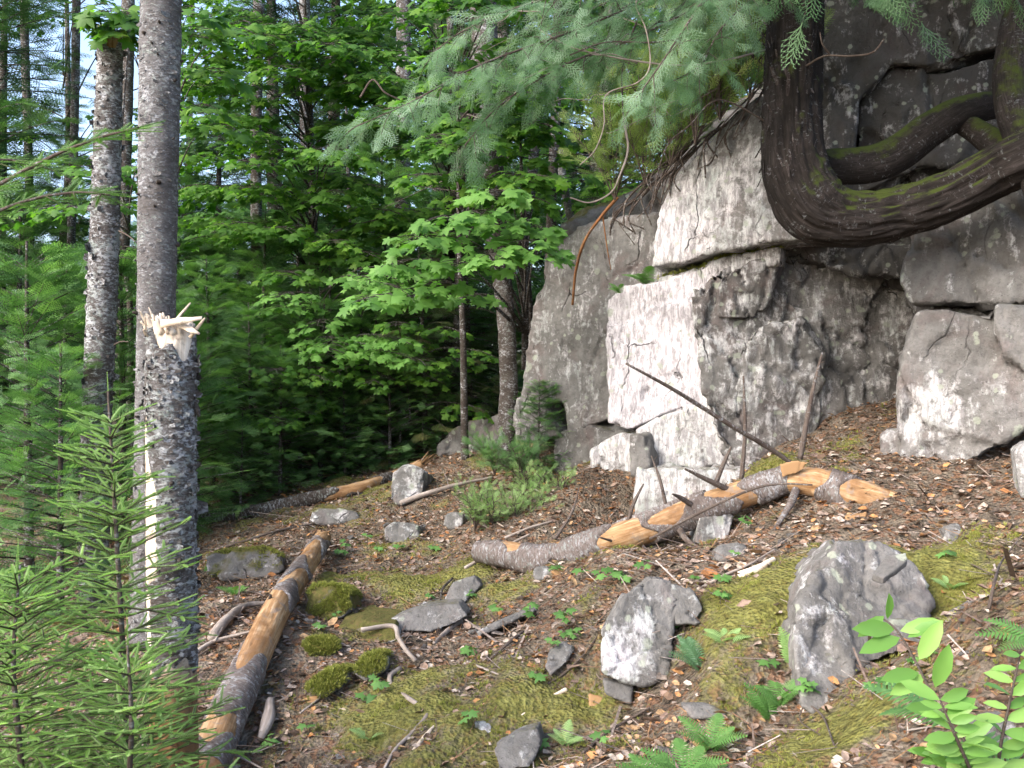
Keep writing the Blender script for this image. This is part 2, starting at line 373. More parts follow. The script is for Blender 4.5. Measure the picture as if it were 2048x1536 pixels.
def axis(lo, hi, a, b, st, g=1.07):
    c = list(np.arange(a, b, st)); s = st; v = c[-1]
    while v < hi: s *= g; v += s; c.append(v)
    s = st; v = a; l = []
    while v > lo: s *= g; v -= s; l.append(v)
    return np.array(l[::-1] + c)
gx = axis(-90, 90, -2.6, 2.9, .022); gy = axis(-40, 140, 2.0, 8.6, .024)
X, Y = np.meshgrid(gx, gy); X = X.ravel(); Y = Y.ravel(); nx = len(gx); ny = len(gy)
Z = gz(X, Y); mo = mossm(X, Y)
Z = Z + sstep(.1, .6, mo) * (.022 + .02 * fbm(np.c_[X, Y, 0 * X] * 9, 2, 71))
ii = (np.arange(ny - 1)[:, None] * nx + np.arange(nx - 1)[None, :]).ravel()
GF = np.stack([ii, ii + 1, ii + nx + 1, ii + nx], 1)
n = NT('forest_soil'); o = n.obj(); m_ = n.attr('moss')
c = n.ramp(n.noise(o, 9, 8, .75, .6), [(.3, (.05, .041, .032)), (.45, (.14, .115, .088)), (.58, (.24, .20, .155)), (.72, (.35, .30, .25))])
c = n.mix(n.ramp(n.vor(n.mapping(o, (1, 1, .4)), 42, 'F1', 'Color'), [(.6, 0.0), (.68, .7)]), c, (.23, .12, .07))
c = n.mix(n.ramp(n.noise(o, 55, 5, .7), [(.58, 0.0), (.66, .8)]), c, (.30, .24, .20))
c = n.mix(n.ramp(n.noise(o, 3, 5, .7), [(.5, 0.0), (.7, .6)]), c, (.06, .04, .03))
mf = n.math('ADD', m_, n.math('MULTIPLY', n.math('SUBTRACT', n.noise(o, 17, 8, .78), .5), 2.2))
c = n.mix(n.ramp(mf, [(.1, 0.0), (.65, .85)]), c, n.ramp(n.noise(o, 26, 5, .7), [(.3, (.09, .085, .02)), (.5, (.18, .185, .045)), (.7, (.29, .30, .09))]))
M_SOIL = n.done(c, .95, n.math('ADD', n.noise(o, 30, 8, .75), n.vor(o, 60)), 1.0, .03, .1)
ground = mk('ground', np.c_[X, Y, Z], [GF], M_SOIL, attrs={'moss': mo}, origin=(0, 0, 0)); tag(ground, kind='structure')

# ------------------------------------------------------------------ rock blocks
_tmp = []
def remesh(V, F, voxel, smooth_it):
    me = bpy.data.meshes.new('tmp'); me.from_pydata([tuple(v) for v in V], [], F); me.update()
    import bmesh
    bm = bmesh.new(); bm.from_mesh(me); bmesh.ops.triangulate(bm, faces=bm.faces[:]); bmesh.ops.recalc_face_normals(bm, faces=bm.faces[:]); bm.to_mesh(me); bm.free()
    ob = bpy.data.objects.new('tmp', me); COL.objects.link(ob)
    r = ob.modifiers.new('r', 'REMESH'); r.mode = 'VOXEL'; r.voxel_size = voxel
    if smooth_it: s = ob.modifiers.new('s', 'SMOOTH'); s.factor = .5; s.iterations = smooth_it
    dg = bpy.context.evaluated_depsgraph_get(); ev = ob.evaluated_get(dg); m2 = bpy.data.meshes.new_from_object(ev)
    n = len(m2.vertices); V = np.zeros(n * 3); m2.vertices.foreach_get('co', V); N = np.zeros(n * 3); m2.vertex_normals.foreach_get('vector', N)
    L = np.zeros(len(m2.loops), np.int32); m2.loops.foreach_get('vertex_index', L)
    bpy.data.objects.remove(ob); bpy.data.meshes.remove(me)
    q = np.array([p.loop_total for p in m2.polygons]); st = np.r_[0, np.cumsum(q)[:-1]]
    Fq = L[st[q == 4][:, None] + np.arange(4)]; Ft = L[st[q == 3][:, None] + np.arange(3)] if (q == 3).any() else np.zeros((0, 3), np.int32)
    bpy.data.meshes.remove(m2)
    return V.reshape(-1, 3), N.reshape(-1, 3), [Fq, Ft]
def rock_disp(V, N, amp, sc_=1.0, seed=0, streak=True):
    q = V * sc_ + seed * 3.7
    f1, f2, rr, tl = voro(q * (2.6, 2.2, 1.7) + .35 * fbm(q * 3, 3, seed)[:, None], seed)
    g1, g2, r2, t2 = voro(q * (7.5, 7, 4.4) + .3 * fbm(q * 8, 2, seed + 1)[:, None], seed + 3)
    h = amp * (.55 * (rr - .5) + .75 * tl) + amp * .38 * ((r2 - .5) * .7 + t2 * .9)
    h -= amp * .55 * np.exp(-((f2 - f1) / .035) ** 2) * (rr > .35)
    h += amp * .35 * fbm(q * 3.3, 5, seed + 5, .6) + amp * .13 * fbm(q * 21, 3, seed + 6)
    return V + N * h[:, None]
def block(name, poly, depth, thick, parent=None, voxel=.022, amp=.05, lich=.3, moss=0.0, mat=None, dirv=(.45, 1, 0), smooth_it=2, seed=0, sc_=1.0, blobs=(), taper=1.0):
    """rock of real thickness: front outline (px, py) on the plane depth = (d at left, d at right[, lean per 1000 px])"""
    poly = np.array(poly, float); x0, x1 = poly[:, 0].min(), poly[:, 0].max(); yc = poly[:, 1].mean()
    dl, dr = depth[0], depth[1]; lean = depth[2] if len(depth) > 2 else 0
    d = dl + (dr - dl) * (poly[:, 0] - x0) / (x1 - x0) + lean * (poly[:, 1] - yc) / 1000
    F0 = np.array([P(a, b, c) for (a, b), c in zip(poly, d)])
    B0 = F0 + unit(A(*dirv)) * thick; cB = B0.mean(0); B0 = cB + (B0 - cB) * taper
    k = len(poly); V = np.vstack([F0, B0])
    F = [list(range(k)), list(range(2 * k - 1, k - 1, -1))] + [[i, i + k, (i + 1) % k + k, (i + 1) % k] for i in range(k)]
    V, N, Fq = remesh(V, F, voxel, smooth_it)
    V = rock_disp(V, N, amp, sc_, seed + 1)
    Lc = np.full(len(V), float(lich)); Mo = np.full(len(V), float(moss))
    for (px, py, dd, r, s) in blobs:
        c = P(px, py, dd); w = np.exp(-(((V - c) / (r, r * 3, r)) ** 2).sum(1)); Lc += w * s
    return mk(name, V, Fq, mat or M_ROCK, parent, {'lich': Lc, 'moss': Mo})
cliff = bpy.data.objects.new('cliff', None); COL.objects.link(cliff); cliff.location = (1.5, 5.6, .9); tag(cliff, kind='structure')
cl = lambda *a, **k: block('rock_block', *a, parent=cliff, **k)
# left grey buttress with its undercut
cl([(1028,878),(1034,800),(1052,700),(1070,600),(1092,520),(1150,455),(1240,430),(1330,420),(1330,560),(1226,600),(1222,840),(1140,866),(1128,800),(1088,806),(1118,870),(1060,884)], (7.5,6.75,-.3), 1.6, amp=.045, lich=.22, seed=1)
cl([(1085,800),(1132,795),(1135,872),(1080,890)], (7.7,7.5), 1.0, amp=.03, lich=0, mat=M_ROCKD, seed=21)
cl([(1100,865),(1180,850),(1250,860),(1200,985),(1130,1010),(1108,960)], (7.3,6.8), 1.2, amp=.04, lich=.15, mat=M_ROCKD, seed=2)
# bright white face: lichen, made paler still to paint in strong light
cl([(1212,600),(1245,572),(1330,556),(1450,520),(1470,640),(1440,800),(1330,828),(1262,862),(1216,845),(1210,720)], (6.5,6.05,-.2), 1.3, amp=.035, lich=.8, seed=3, blobs=[(1310,720,6.3,.45,.7)])
cl([(1268,858),(1330,826),(1470,790),(1500,930),(1400,936),(1296,938),(1268,920)], (6.35,5.95,.1), 1.2, amp=.035, lich=.6, seed=4, voxel=.02)
cl([(1170,985),(1180,900),(1235,868),(1275,866),(1290,935),(1262,1000)], (6.62,6.4), 1.2, amp=.03, lich=.58, seed=5, voxel=.02)
cl([(1276,936),(1400,940),(1500,935),(1530,1060),(1420,1150),(1280,1180),(1268,1040)], (6.1,5.65), 1.2, amp=.04, lich=.5, seed=6)
cl([(1255,870),(1285,868),(1300,930),(1285,965),(1262,950)], (6.2,6.1), .6, amp=.02, lich=.1, mat=M_ROCKD, seed=16, voxel=.016)
# upper slanted block and thin ledge under it
cl([(1300,536),(1310,440),(1332,368),(1400,300),(1450,250),(1530,190),(1600,150),(1640,480),(1540,484),(1450,500),(1380,524)], (6.36,5.7,-.4), 1.5, amp=.035, lich=.40, seed=7, blobs=[(1350,450,6.1,.25,.5)])
cl([(1312,556),(1380,538),(1450,512),(1560,492),(1560,530),(1440,548),(1330,572)], (6.38,5.93), 1.0, amp=.025, lich=.5, seed=8, voxel=.018)
# dark recessed middle face
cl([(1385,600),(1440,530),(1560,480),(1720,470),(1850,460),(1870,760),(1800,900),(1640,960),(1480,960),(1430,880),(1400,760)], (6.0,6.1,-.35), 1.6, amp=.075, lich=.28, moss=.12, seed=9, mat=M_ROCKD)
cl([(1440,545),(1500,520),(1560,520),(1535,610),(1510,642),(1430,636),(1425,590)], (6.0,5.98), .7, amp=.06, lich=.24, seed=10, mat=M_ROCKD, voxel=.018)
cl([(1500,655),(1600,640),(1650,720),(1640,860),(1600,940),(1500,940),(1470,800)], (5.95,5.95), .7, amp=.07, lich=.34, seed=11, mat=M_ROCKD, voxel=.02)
# right-hand stacked blocks, nearer
cl([(1822,500),(1850,400),(1960,380),(2120,300),(2200,560),(2060,606),(1990,612),(1900,608),(1830,600),(1808,560)], (5.0,4.5,-.3), 1.4, amp=.06, lich=.14, mat=M_ROCK2, seed=12)
cl([(1838,620),(1900,616),(1980,622),(2060,618),(2200,600),(2200,800),(2060,850),(1990,900),(1920,940),(1850,950),(1790,915),(1798,760),(1812,700)], (4.95,4.4,.1), 1.3, amp=.06, lich=.14, mat=M_ROCK2, seed=13, blobs=[(1840,860,4.9,.2,.4)])
cl([(1765,870),(1850,860),(1930,900),(1965,990),(1900,1060),(1765,1050)], (5.08,4.92), .9, amp=.05, lich=.3, seed=14, voxel=.018)
cl([(1880,905),(2000,850),(2120,800),(2160,1000),(2040,1030),(1900,1010)], (5.3,4.9), 1.0, amp=.08, lich=.05, moss=.35, seed=15, mat=M_ROCKD)
cl([(2030,905),(2075,880),(2130,1000),(2060,1030),(2040,990)], (4.1,4.0), .4, amp=.02, lich=.4, seed=17, voxel=.016)
# upper right wall under the cedar, its shade painted in with darkened rock
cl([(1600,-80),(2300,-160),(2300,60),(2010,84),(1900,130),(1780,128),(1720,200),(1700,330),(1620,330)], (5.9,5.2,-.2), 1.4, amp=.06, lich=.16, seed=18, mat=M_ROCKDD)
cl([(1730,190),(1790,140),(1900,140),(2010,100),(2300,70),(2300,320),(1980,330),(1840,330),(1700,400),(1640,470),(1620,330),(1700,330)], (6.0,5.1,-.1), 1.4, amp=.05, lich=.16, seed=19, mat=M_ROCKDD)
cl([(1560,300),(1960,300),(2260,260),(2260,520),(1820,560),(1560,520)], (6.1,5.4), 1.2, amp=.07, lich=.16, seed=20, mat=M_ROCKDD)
# the mass of the hill behind, with a soil-covered shoulder sloping down to the left
hill = block('hill', [(1085,520),(1150,440),(1290,360),(1420,235),(1560,130),(1700,-60),(2500,-500),(2700,1000),(2000,1000),(1350,1000),(1190,960),(1110,900)], (7.9,6.4,-.3), 5, voxel=.06, amp=.12, lich=-.2, moss=.3, dirv=(.55,1,.25), smooth_it=4, seed=30, mat=M_ROCKD)
tag(hill, kind='structure')
# ------------------------------------------------------------------ wood: trunks, logs, sticks
def hit(px, py, dz=0.0, lo=2.0, hi=16):
    """where the sight line through a picture point meets the ground raised by dz"""
    d = np.arange(lo, hi, .02); x = (px - 1024) / FPX * d; z = EYE - (py - 768) / FPX * d
    m = z < gz(x, d) + dz
    k = int(np.argmax(m)) if m.any() else len(d) - 1
    return A(x[k], d[k], z[k])
def barked(root, pts, rad, mask, n=200, segs=72, bark=M_SNAGBARK, wood=M_WOOD, t=.006, noise=.05, seed=0, jag=.0, name='heartwood', bname='bark', rag=.75):
    V, Fs, at = tube(pts, rad, segs, n, noise=noise * .5, nscale=9, seed=seed, jag=jag)
    Cw = catmull(np.c_[pts, np.interp(np.linspace(0, 1, len(pts)), np.linspace(0, 1, len(np.atleast_1d(rad))), np.atleast_1d(rad))], n)[:, :3].repeat(segs, 0); bw = at['bk'][:n * segs]
    V[:n * segs] += unit(V[:n * segs] - Cw) * (.004 * np.minimum(0, fbm(bw * (70, 70, 3.5), 4, seed + 8)) + .004 * fbm(bw * (16, 16, 8), 3, seed + 9) - .008 * sstep(.25, .5, fbm(bw * (12, 12, 6), 4, seed + 10)))[:, None]
    mk(name, V, Fs, wood, root, {'bk': at['bk'], 'low': 1 - sstep(.42, .62, at['s'])})
    # the bark is a second skin standing proud of the wood, open where it has fallen off
    V2, F2, a2 = tube(pts, rad, segs, n, noise=noise * .5, nscale=9, seed=seed, cap=False, jag=0)
    th = np.tile(np.linspace(0, 2 * np.pi, segs, endpoint=False), n); s = a2['s']; b = a2['bk']
    m = mask(th, s / s.max(), s) + rag * fbm(b * (11, 11, 7), 5, seed + 3, .6)
    C = catmull(np.c_[pts, np.interp(np.linspace(0, 1, len(pts)), np.linspace(0, 1, len(np.atleast_1d(rad))), np.atleast_1d(rad))], n)[:, :3]
    C = np.repeat(C, segs, 0); N = unit(V2 - C)
    thick = t * (sstep(-.12, .12, m) * 1.35 - .35) + .0045 * fbm(b * (40, 40, 110), 3, seed + 4) + .004 * fbm(b * (18, 18, 30), 3, seed + 5)
    V2 = V2 + N * thick[:, None]
    F = F2[0]; keep = (m[F] > -.12).any(1)
    mk(bname, V2, [F[keep]], bark, root, {'bk': b})
FLAKE = (np.array([(0, -.5, 0), (.5, -.42, .02), (1, -.3, .22), (1.05, .25, .3), (.5, .5, .04), (0, .45, 0)]) - (.3, 0, -.01), np.array([[0, 1, 4], [0, 4, 5], [1, 2, 3], [1, 3, 4]]))
def flakes(root, pts, rad, n, size, mat, seed=0, along=True, asp=1.0, lift=.25, u0=0.0, u1=1.0, mask=None, name='bark_scales', cond=None):
    """loose scales of bark standing off a trunk"""
    r = np.random.default_rng(seed); rad = np.interp(np.linspace(0, 1, len(pts)), np.linspace(0, 1, len(np.atleast_1d(rad))), np.atleast_1d(rad)); C = catmull(np.c_[np.array(pts), rad], 300)
    T = unit(np.gradient(C[:, :3], axis=0)); i = (r.uniform(u0, u1, n) * 298).astype(int); a = unit(r.normal(size=(n, 3))); t = T[i]; nn = unit(a - t * (a * t).sum(1)[:, None]); p = C[i, :3] + t * 0 + nn * (C[i, 3] + .003)[:, None]
    p = p + (C[i + 1, :3] - C[i, :3]) * r.random(n)[:, None]; sd = np.cross(t, nn); x = (t if along else sd) * np.where(r.random(n) < .5, -1, 1)[:, None] + nn * lift * r.uniform(.1, 1, n)[:, None] + (sd if along else t) * r.normal(0, .18, n)[:, None]
    if cond is not None: k_ = cond(nn, p); p, x, nn, n = p[k_], x[k_], nn[k_], int(k_.sum())
    s = size * np.exp(r.normal(0, .45, n)); V, F, at = instance(FLAKE, frames(p, x, nn, np.c_[s, s * asp, s]), r.random(n))
    mk(name, V, F, mat, root, {'bk': V * 1.0 + np.repeat(r.random((n, 3)) * 3, 6, 0)}, smooth=False)['kind'] = 'stuff'
def spike(p, q, w, th, seed=0, bend=0):
    """one torn splinter: a flat wedge from p to q"""
    r = np.random.default_rng(seed); ax = unit(q - p); sd = unit(np.cross(ax, A(.2, -1, .3))); up = np.cross(ax, sd); L = np.linalg.norm(q - p)
    st = np.linspace(0, 1, 5); ws = w * (1 - .2 * st - .45 * st ** 4) * (1 + .16 * r.standard_normal(5)) * (.25 if w < .012 and False else 1); V = []
    for s_, w_ in zip(st, ws):
        c = p + ax * L * s_ + up * bend * s_ * s_
        for a, b in ((-1, -1), (1, -1), (1, 1), (-1, 1)): V.append(c + sd * a * w_ / 2 + up * b * th / 2 * (1 - .5 * s_))
    F = [[i * 4 + j, i * 4 + (j + 1) % 4, i * 4 + 4 + (j + 1) % 4, i * 4 + 4 + j] for i in range(4) for j in range(4)] + [[3, 2, 1, 0], [16, 17, 18, 19]]
    V = np.array(V); return V, [np.array(F)], {'bk': np.c_[(V - p) @ sd, (V - p) @ up, (V - p) @ ax] + R.random(3)}
def spikes(root, name, lst, mat):
    V, F, a = join([spike(*l) for l in lst]); mk(name, V, F, mat, root, a, smooth=False)
def stub(p, d, L, r):
    return tube([p, p + d * L * .6, p + d * L], [r * 1.2, r, r * .8], 7)

# the broken trunk in the foreground
sp = [P(*q) for q in [(352,1640,3.2),(346,1400,3.2),(341,1150,3.2),(340,900,3.2),(342,760,3.2),(345,652,3.2)]]
snag = thing('broken_trunk', 'nearest standing trunk, snapped off short with a splintered top and stripped white streak', 'dead tree', sp[0])
def m_snag(th, u, s):
    px_y = 1640 - u * (1640 - 652); a = th / np.pi * 180
    w = np.interp(px_y, [800, 840, 930, 980, 1150, 1165, 1185, 1340, 1400], [-4, 7, 16, 34, 38, 4, 18, 26, 80]); cen = np.interp(px_y, [800, 1000, 1300], [124, 132, 124])
    strip = (np.abs(a - cen) - w) / 14
    low = (1325 - px_y) / 30 + .5 * np.sin(th * 3) + .3 * np.sin(th * 7 + 1)
    top = (px_y - 688 - 26 * np.sin(th * 2 + .4) - 16 * np.sin(th * 5)) / 14
    return np.minimum(np.minimum(np.clip(strip, -1, 1), np.clip(low, -1, 1)), np.clip(top, -1, 1))
barked(snag, sp, [.080,.078,.077,.077,.076,.072], m_snag, 420, 110, M_SNAGBARK, M_SNAGWOOD, .007, .06, 3, jag=.012)
l = []
for k in range(110):
    a = R.uniform(0, 2 * np.pi); r = .066 * np.sqrt(R.uniform(.1, 1)); lf = -math.sin(a) * r
    b = sp[-1] + A(-math.sin(a) * r, math.cos(a) * r, -.03)
    l.append((b, b + A(R.normal(0, .012) - .01, R.normal(0, .012), R.uniform(.02, .052) + (.018 if math.sin(a) > .1 else 0)), R.uniform(.010, .026), .005, k))
for k in range(26):   # frayed fibres curling off the left of the break
    b = sp[-1] + A(R.uniform(-.074, -.03), R.uniform(-.06, 0), R.uniform(-.04, .01))
    l.append((b, b + A(R.uniform(-.035, .01), R.uniform(-.02, .01), R.uniform(.015, .06)), R.uniform(.004, .012), .003, 90 + k, -.01))
spikes(snag, 'splintered_top', l, M_PALEWOOD)
q = P(330, 655, 3.12)
for k, (a, b, w) in enumerate([(P(322,648,3.12), P(404,636,3.1), .026), (P(340,655,3.18), P(381,606,3.2), .010), (P(380,675,3.14), P(410,636,3.12), .012), (P(362,650,3.13), P(399,668,3.1), .022), (P(330,665,3.14), P(326,625,3.16), .014)]):
    V, F, at = spike(a, b, w, .007, 50 + k); mk('splinter', V, F, M_PALEWOOD, snag, at, smooth=False)
st = [stub(P(px, py, 3.13), unit(A(dx, -1, -.1)), .02, .007) for px, py, dx in [(330,1055,0),(345,965,.1),(322,1140,-.2),(360,1120,.3),(355,1200,.2),(310,890,-.4)]]
[mk('knot', *q[:2], M_DARKBARK, snag, {'bk': q[2]['bk']}) for q in st]
V, F, at = tube([P(383,805,3.2), P(392,815,3.2), P(398,832,3.19)], [.012,.014,.006], 9, 6, .3, 20); mk('branch_stub', V, F, M_DARKBARK, snag, at)

flakes(snag, sp, .079, 1300, .016, M_SNAGBARK, 1, False, .7, u0=.36, u1=.94, cond=lambda nn, p: ~((nn[:, 0] < -.1) & (nn[:, 1] < .3) & (p[:, 2] < 1.45)))
def knots(root, pts, rad, n, seed, mat=M_DARKBARK):
    r = np.random.default_rng(seed); C = catmull(np.array(pts), 60); l = []
    for k in range(n):
        c = C[r.integers(3, 57)]; a = r.uniform(-2.6, .1); dv = A(math.cos(a) , math.sin(a), .15)
        l.append(stub(c + dv * rad * .9, unit(dv), .025, r.uniform(.004, .009)))
    for q in l: mk('knot', *q[:2], mat, root, {'bk': q[2]['bk']})
# tall fir behind it
tp = [P(298,1330,4.9), P(304,1150,4.9), P(309,900,4.9), P(313,600,4.9), P(318,250,4.9), P(322,0,4.9), P(326,-500,4.95), P(330,-1500,5.0)]
tallfir = thing('fir_tree', 'tall straight grey fir trunk rising out of frame right behind the snapped trunk', 'tree', tp[0])
V, F, at = tube(tp, [.113,.104,.099,.096,.101,.102,.096,.08], 96, 520, .05, 12, seed=5, stretch=1.2);
mk('trunk', V, F, M_FIRBARK, tallfir, {'bk': at['bk']}); knots(tallfir, tp[:6], .105, 26, 4)
flakes(tallfir, tp[:7], [.113,.104,.099,.096,.101,.102,.096], 1500, .014, M_FIRBARK, 2, False, .6, .2)
# left broken trunk
lp = [P(188,1520,5.8), P(188,1250,5.8), P(189,1000,5.8), P(194,820,5.8), P(206,560,5.8), P(214,320,5.8), P(221,72,5.8)]
lsnag = thing('broken_trunk', 'slim lichen-spotted trunk at the left, broken off high up just under a maple leaf', 'dead tree', lp[0])
barked(lsnag, lp, [.085,.08,.078,.08,.08,.074,.066], lambda th, u, s: np.clip((.985 - u) * 40 + np.sin(th * 3) * .4, -1, 1), 420, 72, M_SNAGBARK, M_WOOD, .007, .07, 12, jag=.03)
spikes(lsnag, 'splintered_top', [(lp[-1] + A(R.normal(0, .035), R.normal(0, .03), -.03), lp[-1] + A(R.normal(0, .05), R.normal(0, .03), R.uniform(.02, .09)), .014, .006, k) for k in range(22)], M_WOOD)
knots(lsnag, lp, .078, 14, 8); flakes(lsnag, lp, [.085,.08,.078,.08,.08,.074,.066], 1100, .022, M_SNAGBARK, 3, False, .8, .35)
for pts, r in [([P(228,690,5.75), P(242,683,5.7), P(258,684,5.6)], .005), ([P(238,462,5.75), P(255,470,5.7), P(275,487,5.6)], .006)]:
    V, F, at = tube(pts, [r, r * .5], 6, 6); mk('dead_twig', V, F, M_TWIG, lsnag, at)

# long fallen log lying against the foot of the cliff
fp = [P(955,1103,5.5), P(1020,1108,5.38), P(1090,1120,5.25), P(1200,1087,5.12), P(1300,1054,5.02), P(1400,1018,4.95), P(1500,984,4.9), P(1585,955,4.86)]
flog = thing('fallen_log', 'long rotting log with peeling bark and dead spiky branches lying along the cliff foot', 'log', (fp[3][0], fp[3][1], fp[3][2] - .1))
def bands(bare, w=.02, extra=0, lean=0):
    def f(th, u, s):
        m = np.full(len(u), .75)
        for k, (a, b) in enumerate(bare): uu = u + .035 * np.sin(th + k * 2.3) + .018 * np.sin(3 * th + k); m = np.minimum(m, np.maximum(a - uu, uu - b) / w + extra * np.sin(th * (1 + k % 2) + a * 9))
        return np.clip(m, -1, 1)
    return f
barked(flog, fp, [.05,.07,.078,.08,.078,.075,.072,.06], bands([(.09,.12),(.31,.35),(.44,.54),(.65,.69),(.80,.905)], .03, 1.1), 460, 72, M_LOGBARK, M_WOOD, .012, .16, 22, jag=.03)
fq = [P(1575,962,4.84), P(1630,965,4.8), P(1690,982,4.7), P(1745,998,4.62), P(1795,1006,4.57)]
barked(flog, fq, [.055,.075,.078,.074,.05], bands([(-.1,.33),(.62,1.2)], .06, .7), 220, 72, M_LOGBARK, M_WOOD, .012, .2, 24, jag=.03, name='broken_end')
spikes(flog, 'splintered_end', [(fq[-1] + A(R.normal(-.05, .04), R.normal(0, .03), R.normal(0, .028)), fq[-1] + A(R.uniform(.02, .13), R.normal(-.04, .03), R.normal(-.005, .02)), R.uniform(.010, .03), .007, k) for k in range(40)]
       + [(fp[-1] + A(R.normal(0, .03), R.normal(0, .03), .03), fp[-1] + A(R.uniform(-.02, .1), R.normal(0, .03), R.uniform(.03, .085)), .03, .008, k) for k in range(10)], M_WOOD)
for k, (pts, w0, w1) in enumerate([([(1600,940,4.85),(1545,900,4.8),(1480,862,4.7),(1400,812,4.6),(1340,775,4.5),(1252,727,4.4)], 10, 8), ([(1483,958,4.9),(1490,860,4.9),(1487,752,4.92)], 9, 6),
        ([(1600,918,4.84),(1612,850,4.84),(1628,770,4.86),(1645,705,4.9)], 12, 7), ([(1462,982,4.9),(1420,962,4.85),(1370,938,4.8)], 12, 8), ([(1432,966,4.9),(1448,925,4.92),(1463,893,4.95)], 10, 6),
        ([(1332,1012,4.98),(1320,960,5.0),(1303,912,5.05)], 8, 4), ([(1256,1042,5.04),(1268,1005,5.05),(1287,968,5.1)], 8, 6), ([(1592,980,4.78),(1580,1010,4.7),(1548,1060,4.6)], 17, 12),
        ([(1300,1078,4.9),(1400,1025,4.78),(1500,980,4.7),(1560,968,4.7),(1625,970,4.65)], 6, 5), ([(1384,1010,4.9),(1360,995,4.85),(1345,988,4.8)], 12, 5), ([(1360,1060,4.9),(1372,1078,4.85),(1388,1090,4.8)], 14, 10),
        ([(1110,1078,5.15),(1140,1032,5.2),(1152,1000,5.25),(1158,975,5.3)], 7, 4), ([(1235,1085,5.05),(1200,1075,4.95)], 8, 5), ([(1700,1000,4.62),(1712,1030,4.55)], 7, 4)]):
    pp = [P(*q) for q in pts]; d = pts[0][2]
    V, F, at = tube(pp, [w0 * d / 3800, (w0 + w1) * d / 7600, w1 * d / 3800 * .6], 10, 26, .22, 30, seed=k)
    b = mk('dead_branch', V, F, M_TWIG if k not in (7,) else M_LOGBARK, flog, at)
    if k in (0, 1, 2, 3, 5):
        l = []; C = catmull(np.array(pp), 30)
        for j in range(9 if k == 0 else 4):
            c = C[R.integers(5, 27)]; dv = unit(A(R.normal(), R.normal(-.4), R.normal(.5, 1))); l.append(tube([c, c + dv * R.uniform(.02, .06)], [.0028, .001], 4, 3))
        [mk('twig', q[0] - np.array(flog.location), q[1], M_TWIG, b, {'bk': q[2]['bk']}, local=True) for q in l]
flap = block('bark_flap', [(1560,930),(1590,922),(1618,925),(1600,945),(1565,955)], (4.78,4.75), .012, flog, .006, .004, mat=M_WOOD, smooth_it=1, dirv=(.1, 1, .6)); 
# mossy patch on that log
# leaning log at lower left
def groundlog(name, label, cat, px, r, mask, bark, wood, n=300, seed=0, sink=.25, jag=.03, t=.007, noise=.08, dzs=None, **k):
    pts = [hit(x, y, rr * (1 - sink) + (dzs[i] if dzs else 0)) for i, ((x, y), rr) in enumerate(zip(px, r))]
    pts[0] = pts[0]; o = thing(name, label, cat, pts[len(pts) // 2] - A(0, 0, r[0]))
    barked(o, pts, r, mask, n, 72, bark, wood, t, noise, seed, jag=jag, **k); return o, pts
nlog, np_ = groundlog('fallen_log', 'short half-barked log with an orange bare middle pointing up the slope at lower left', 'log', [(408,1545),(450,1440),(500,1335),(555,1215),(605,1140),(645,1078)], [.078,.075,.072,.068,.064,.058],
    bands([(.03,.05),(.245,.46),(.50,.60),(.70,.86),(.945,1.2)], .025, .9), M_LOGBARK, M_WOOD, seed=31, dzs=[.03,.05,.05,.06,.06,.06])
e = np_[-1]; ax = unit(np_[-1] - np_[-2])
spikes(nlog, 'splintered_end', [(e + A(R.normal(0, .03), R.normal(0, .02), R.normal(0, .03)), e + ax * R.uniform(.02, .13) + A(R.normal(0, .02), 0, R.normal(.01, .02)), R.uniform(.01, .025), .007, k) for k in range(26)], M_WOOD)
V, F, at = tube([np_[3] + A(-.03, -.04, .04), np_[3] + A(-.02, -.06, .075)], [.012, .008], 8, 5, .2, 20); mk('branch_stub', V, F, M_DARKBARK, nlog, at)
mlog, mp_ = groundlog('fallen_log', 'thin straight fallen trunk, dark at left and orange at right, lying behind the snapped trunk', 'log', [(375,1048),(500,1026),(620,998),(720,976),(790,952),(838,930)], [.055,.054,.053,.052,.05,.045],
    bands([(.58,.66),(.68,.80),(.83,1.2)], .02, .6), M_DARKBARK, M_WOOD, seed=41, sink=.1, noise=.12)
e = mp_[-1]; ax = unit(mp_[-1] - mp_[-2])
spikes(mlog, 'splintered_end', [(e + R.normal(0, .02, 3), e + ax * R.uniform(.05, .2) + R.normal(0, .03, 3), R.uniform(.01, .025), .008, k) for k in range(14)], M_WOOD)
def stick(label, px, w0, w1, mat=M_GREYWOOD, name='stick', dz=.012, seed=0, group=None, forks=()):
    pts = [hit(x, y, dz + .006) for x, y in px]; d = np.mean([p[1] for p in pts])
    pts[0][2] -= .004; V, F, at = tube(pts, [w0 * d / 3800, (w0 + w1) * d / 7600, w1 * d / 3800 * .7], 9, 40, .25, 22, seed=seed)
    l = [(V, F, at)]
    for f in forks:
        q = [hit(x, y, dz + .02) for x, y in f]; l.append(tube(q, [w1 * d / 4600, w1 * d / 9000], 7, 12, .2, 22))
    V, F, at = join(l); return tag(mk(name, V, F, mat, attrs=at), label, 'stick', group)
stick('S-curved pale grey stick running to the bottom edge', [(800,1335),(780,1352),(785,1375),(815,1395),(850,1420),(853,1432),(825,1465),(790,1500),(765,1545)], 10, 9, seed=1)
stick('straight pale stick beside the S-curved one at the bottom', [(876,1442),(840,1485),(795,1545)], 7, 9, M_PALEWOOD, seed=2)
stick('short white barkless stick pointing up right above the bottom centre', [(1132,1378),(1085,1406),(1028,1440)], 11, 5, M_PALEWOOD, seed=3)
stick('bent grey-white stick crossing the mossy stone slab', [(722,1258),(785,1252),(797,1275),(812,1300),(832,1322)], 9, 11, M_GREYWOOD, seed=4, dz=.05)
stick('stubby grey stick at the right end of the flat slab', [(922,1240),(895,1262),(868,1286)], 11, 9, seed=5)
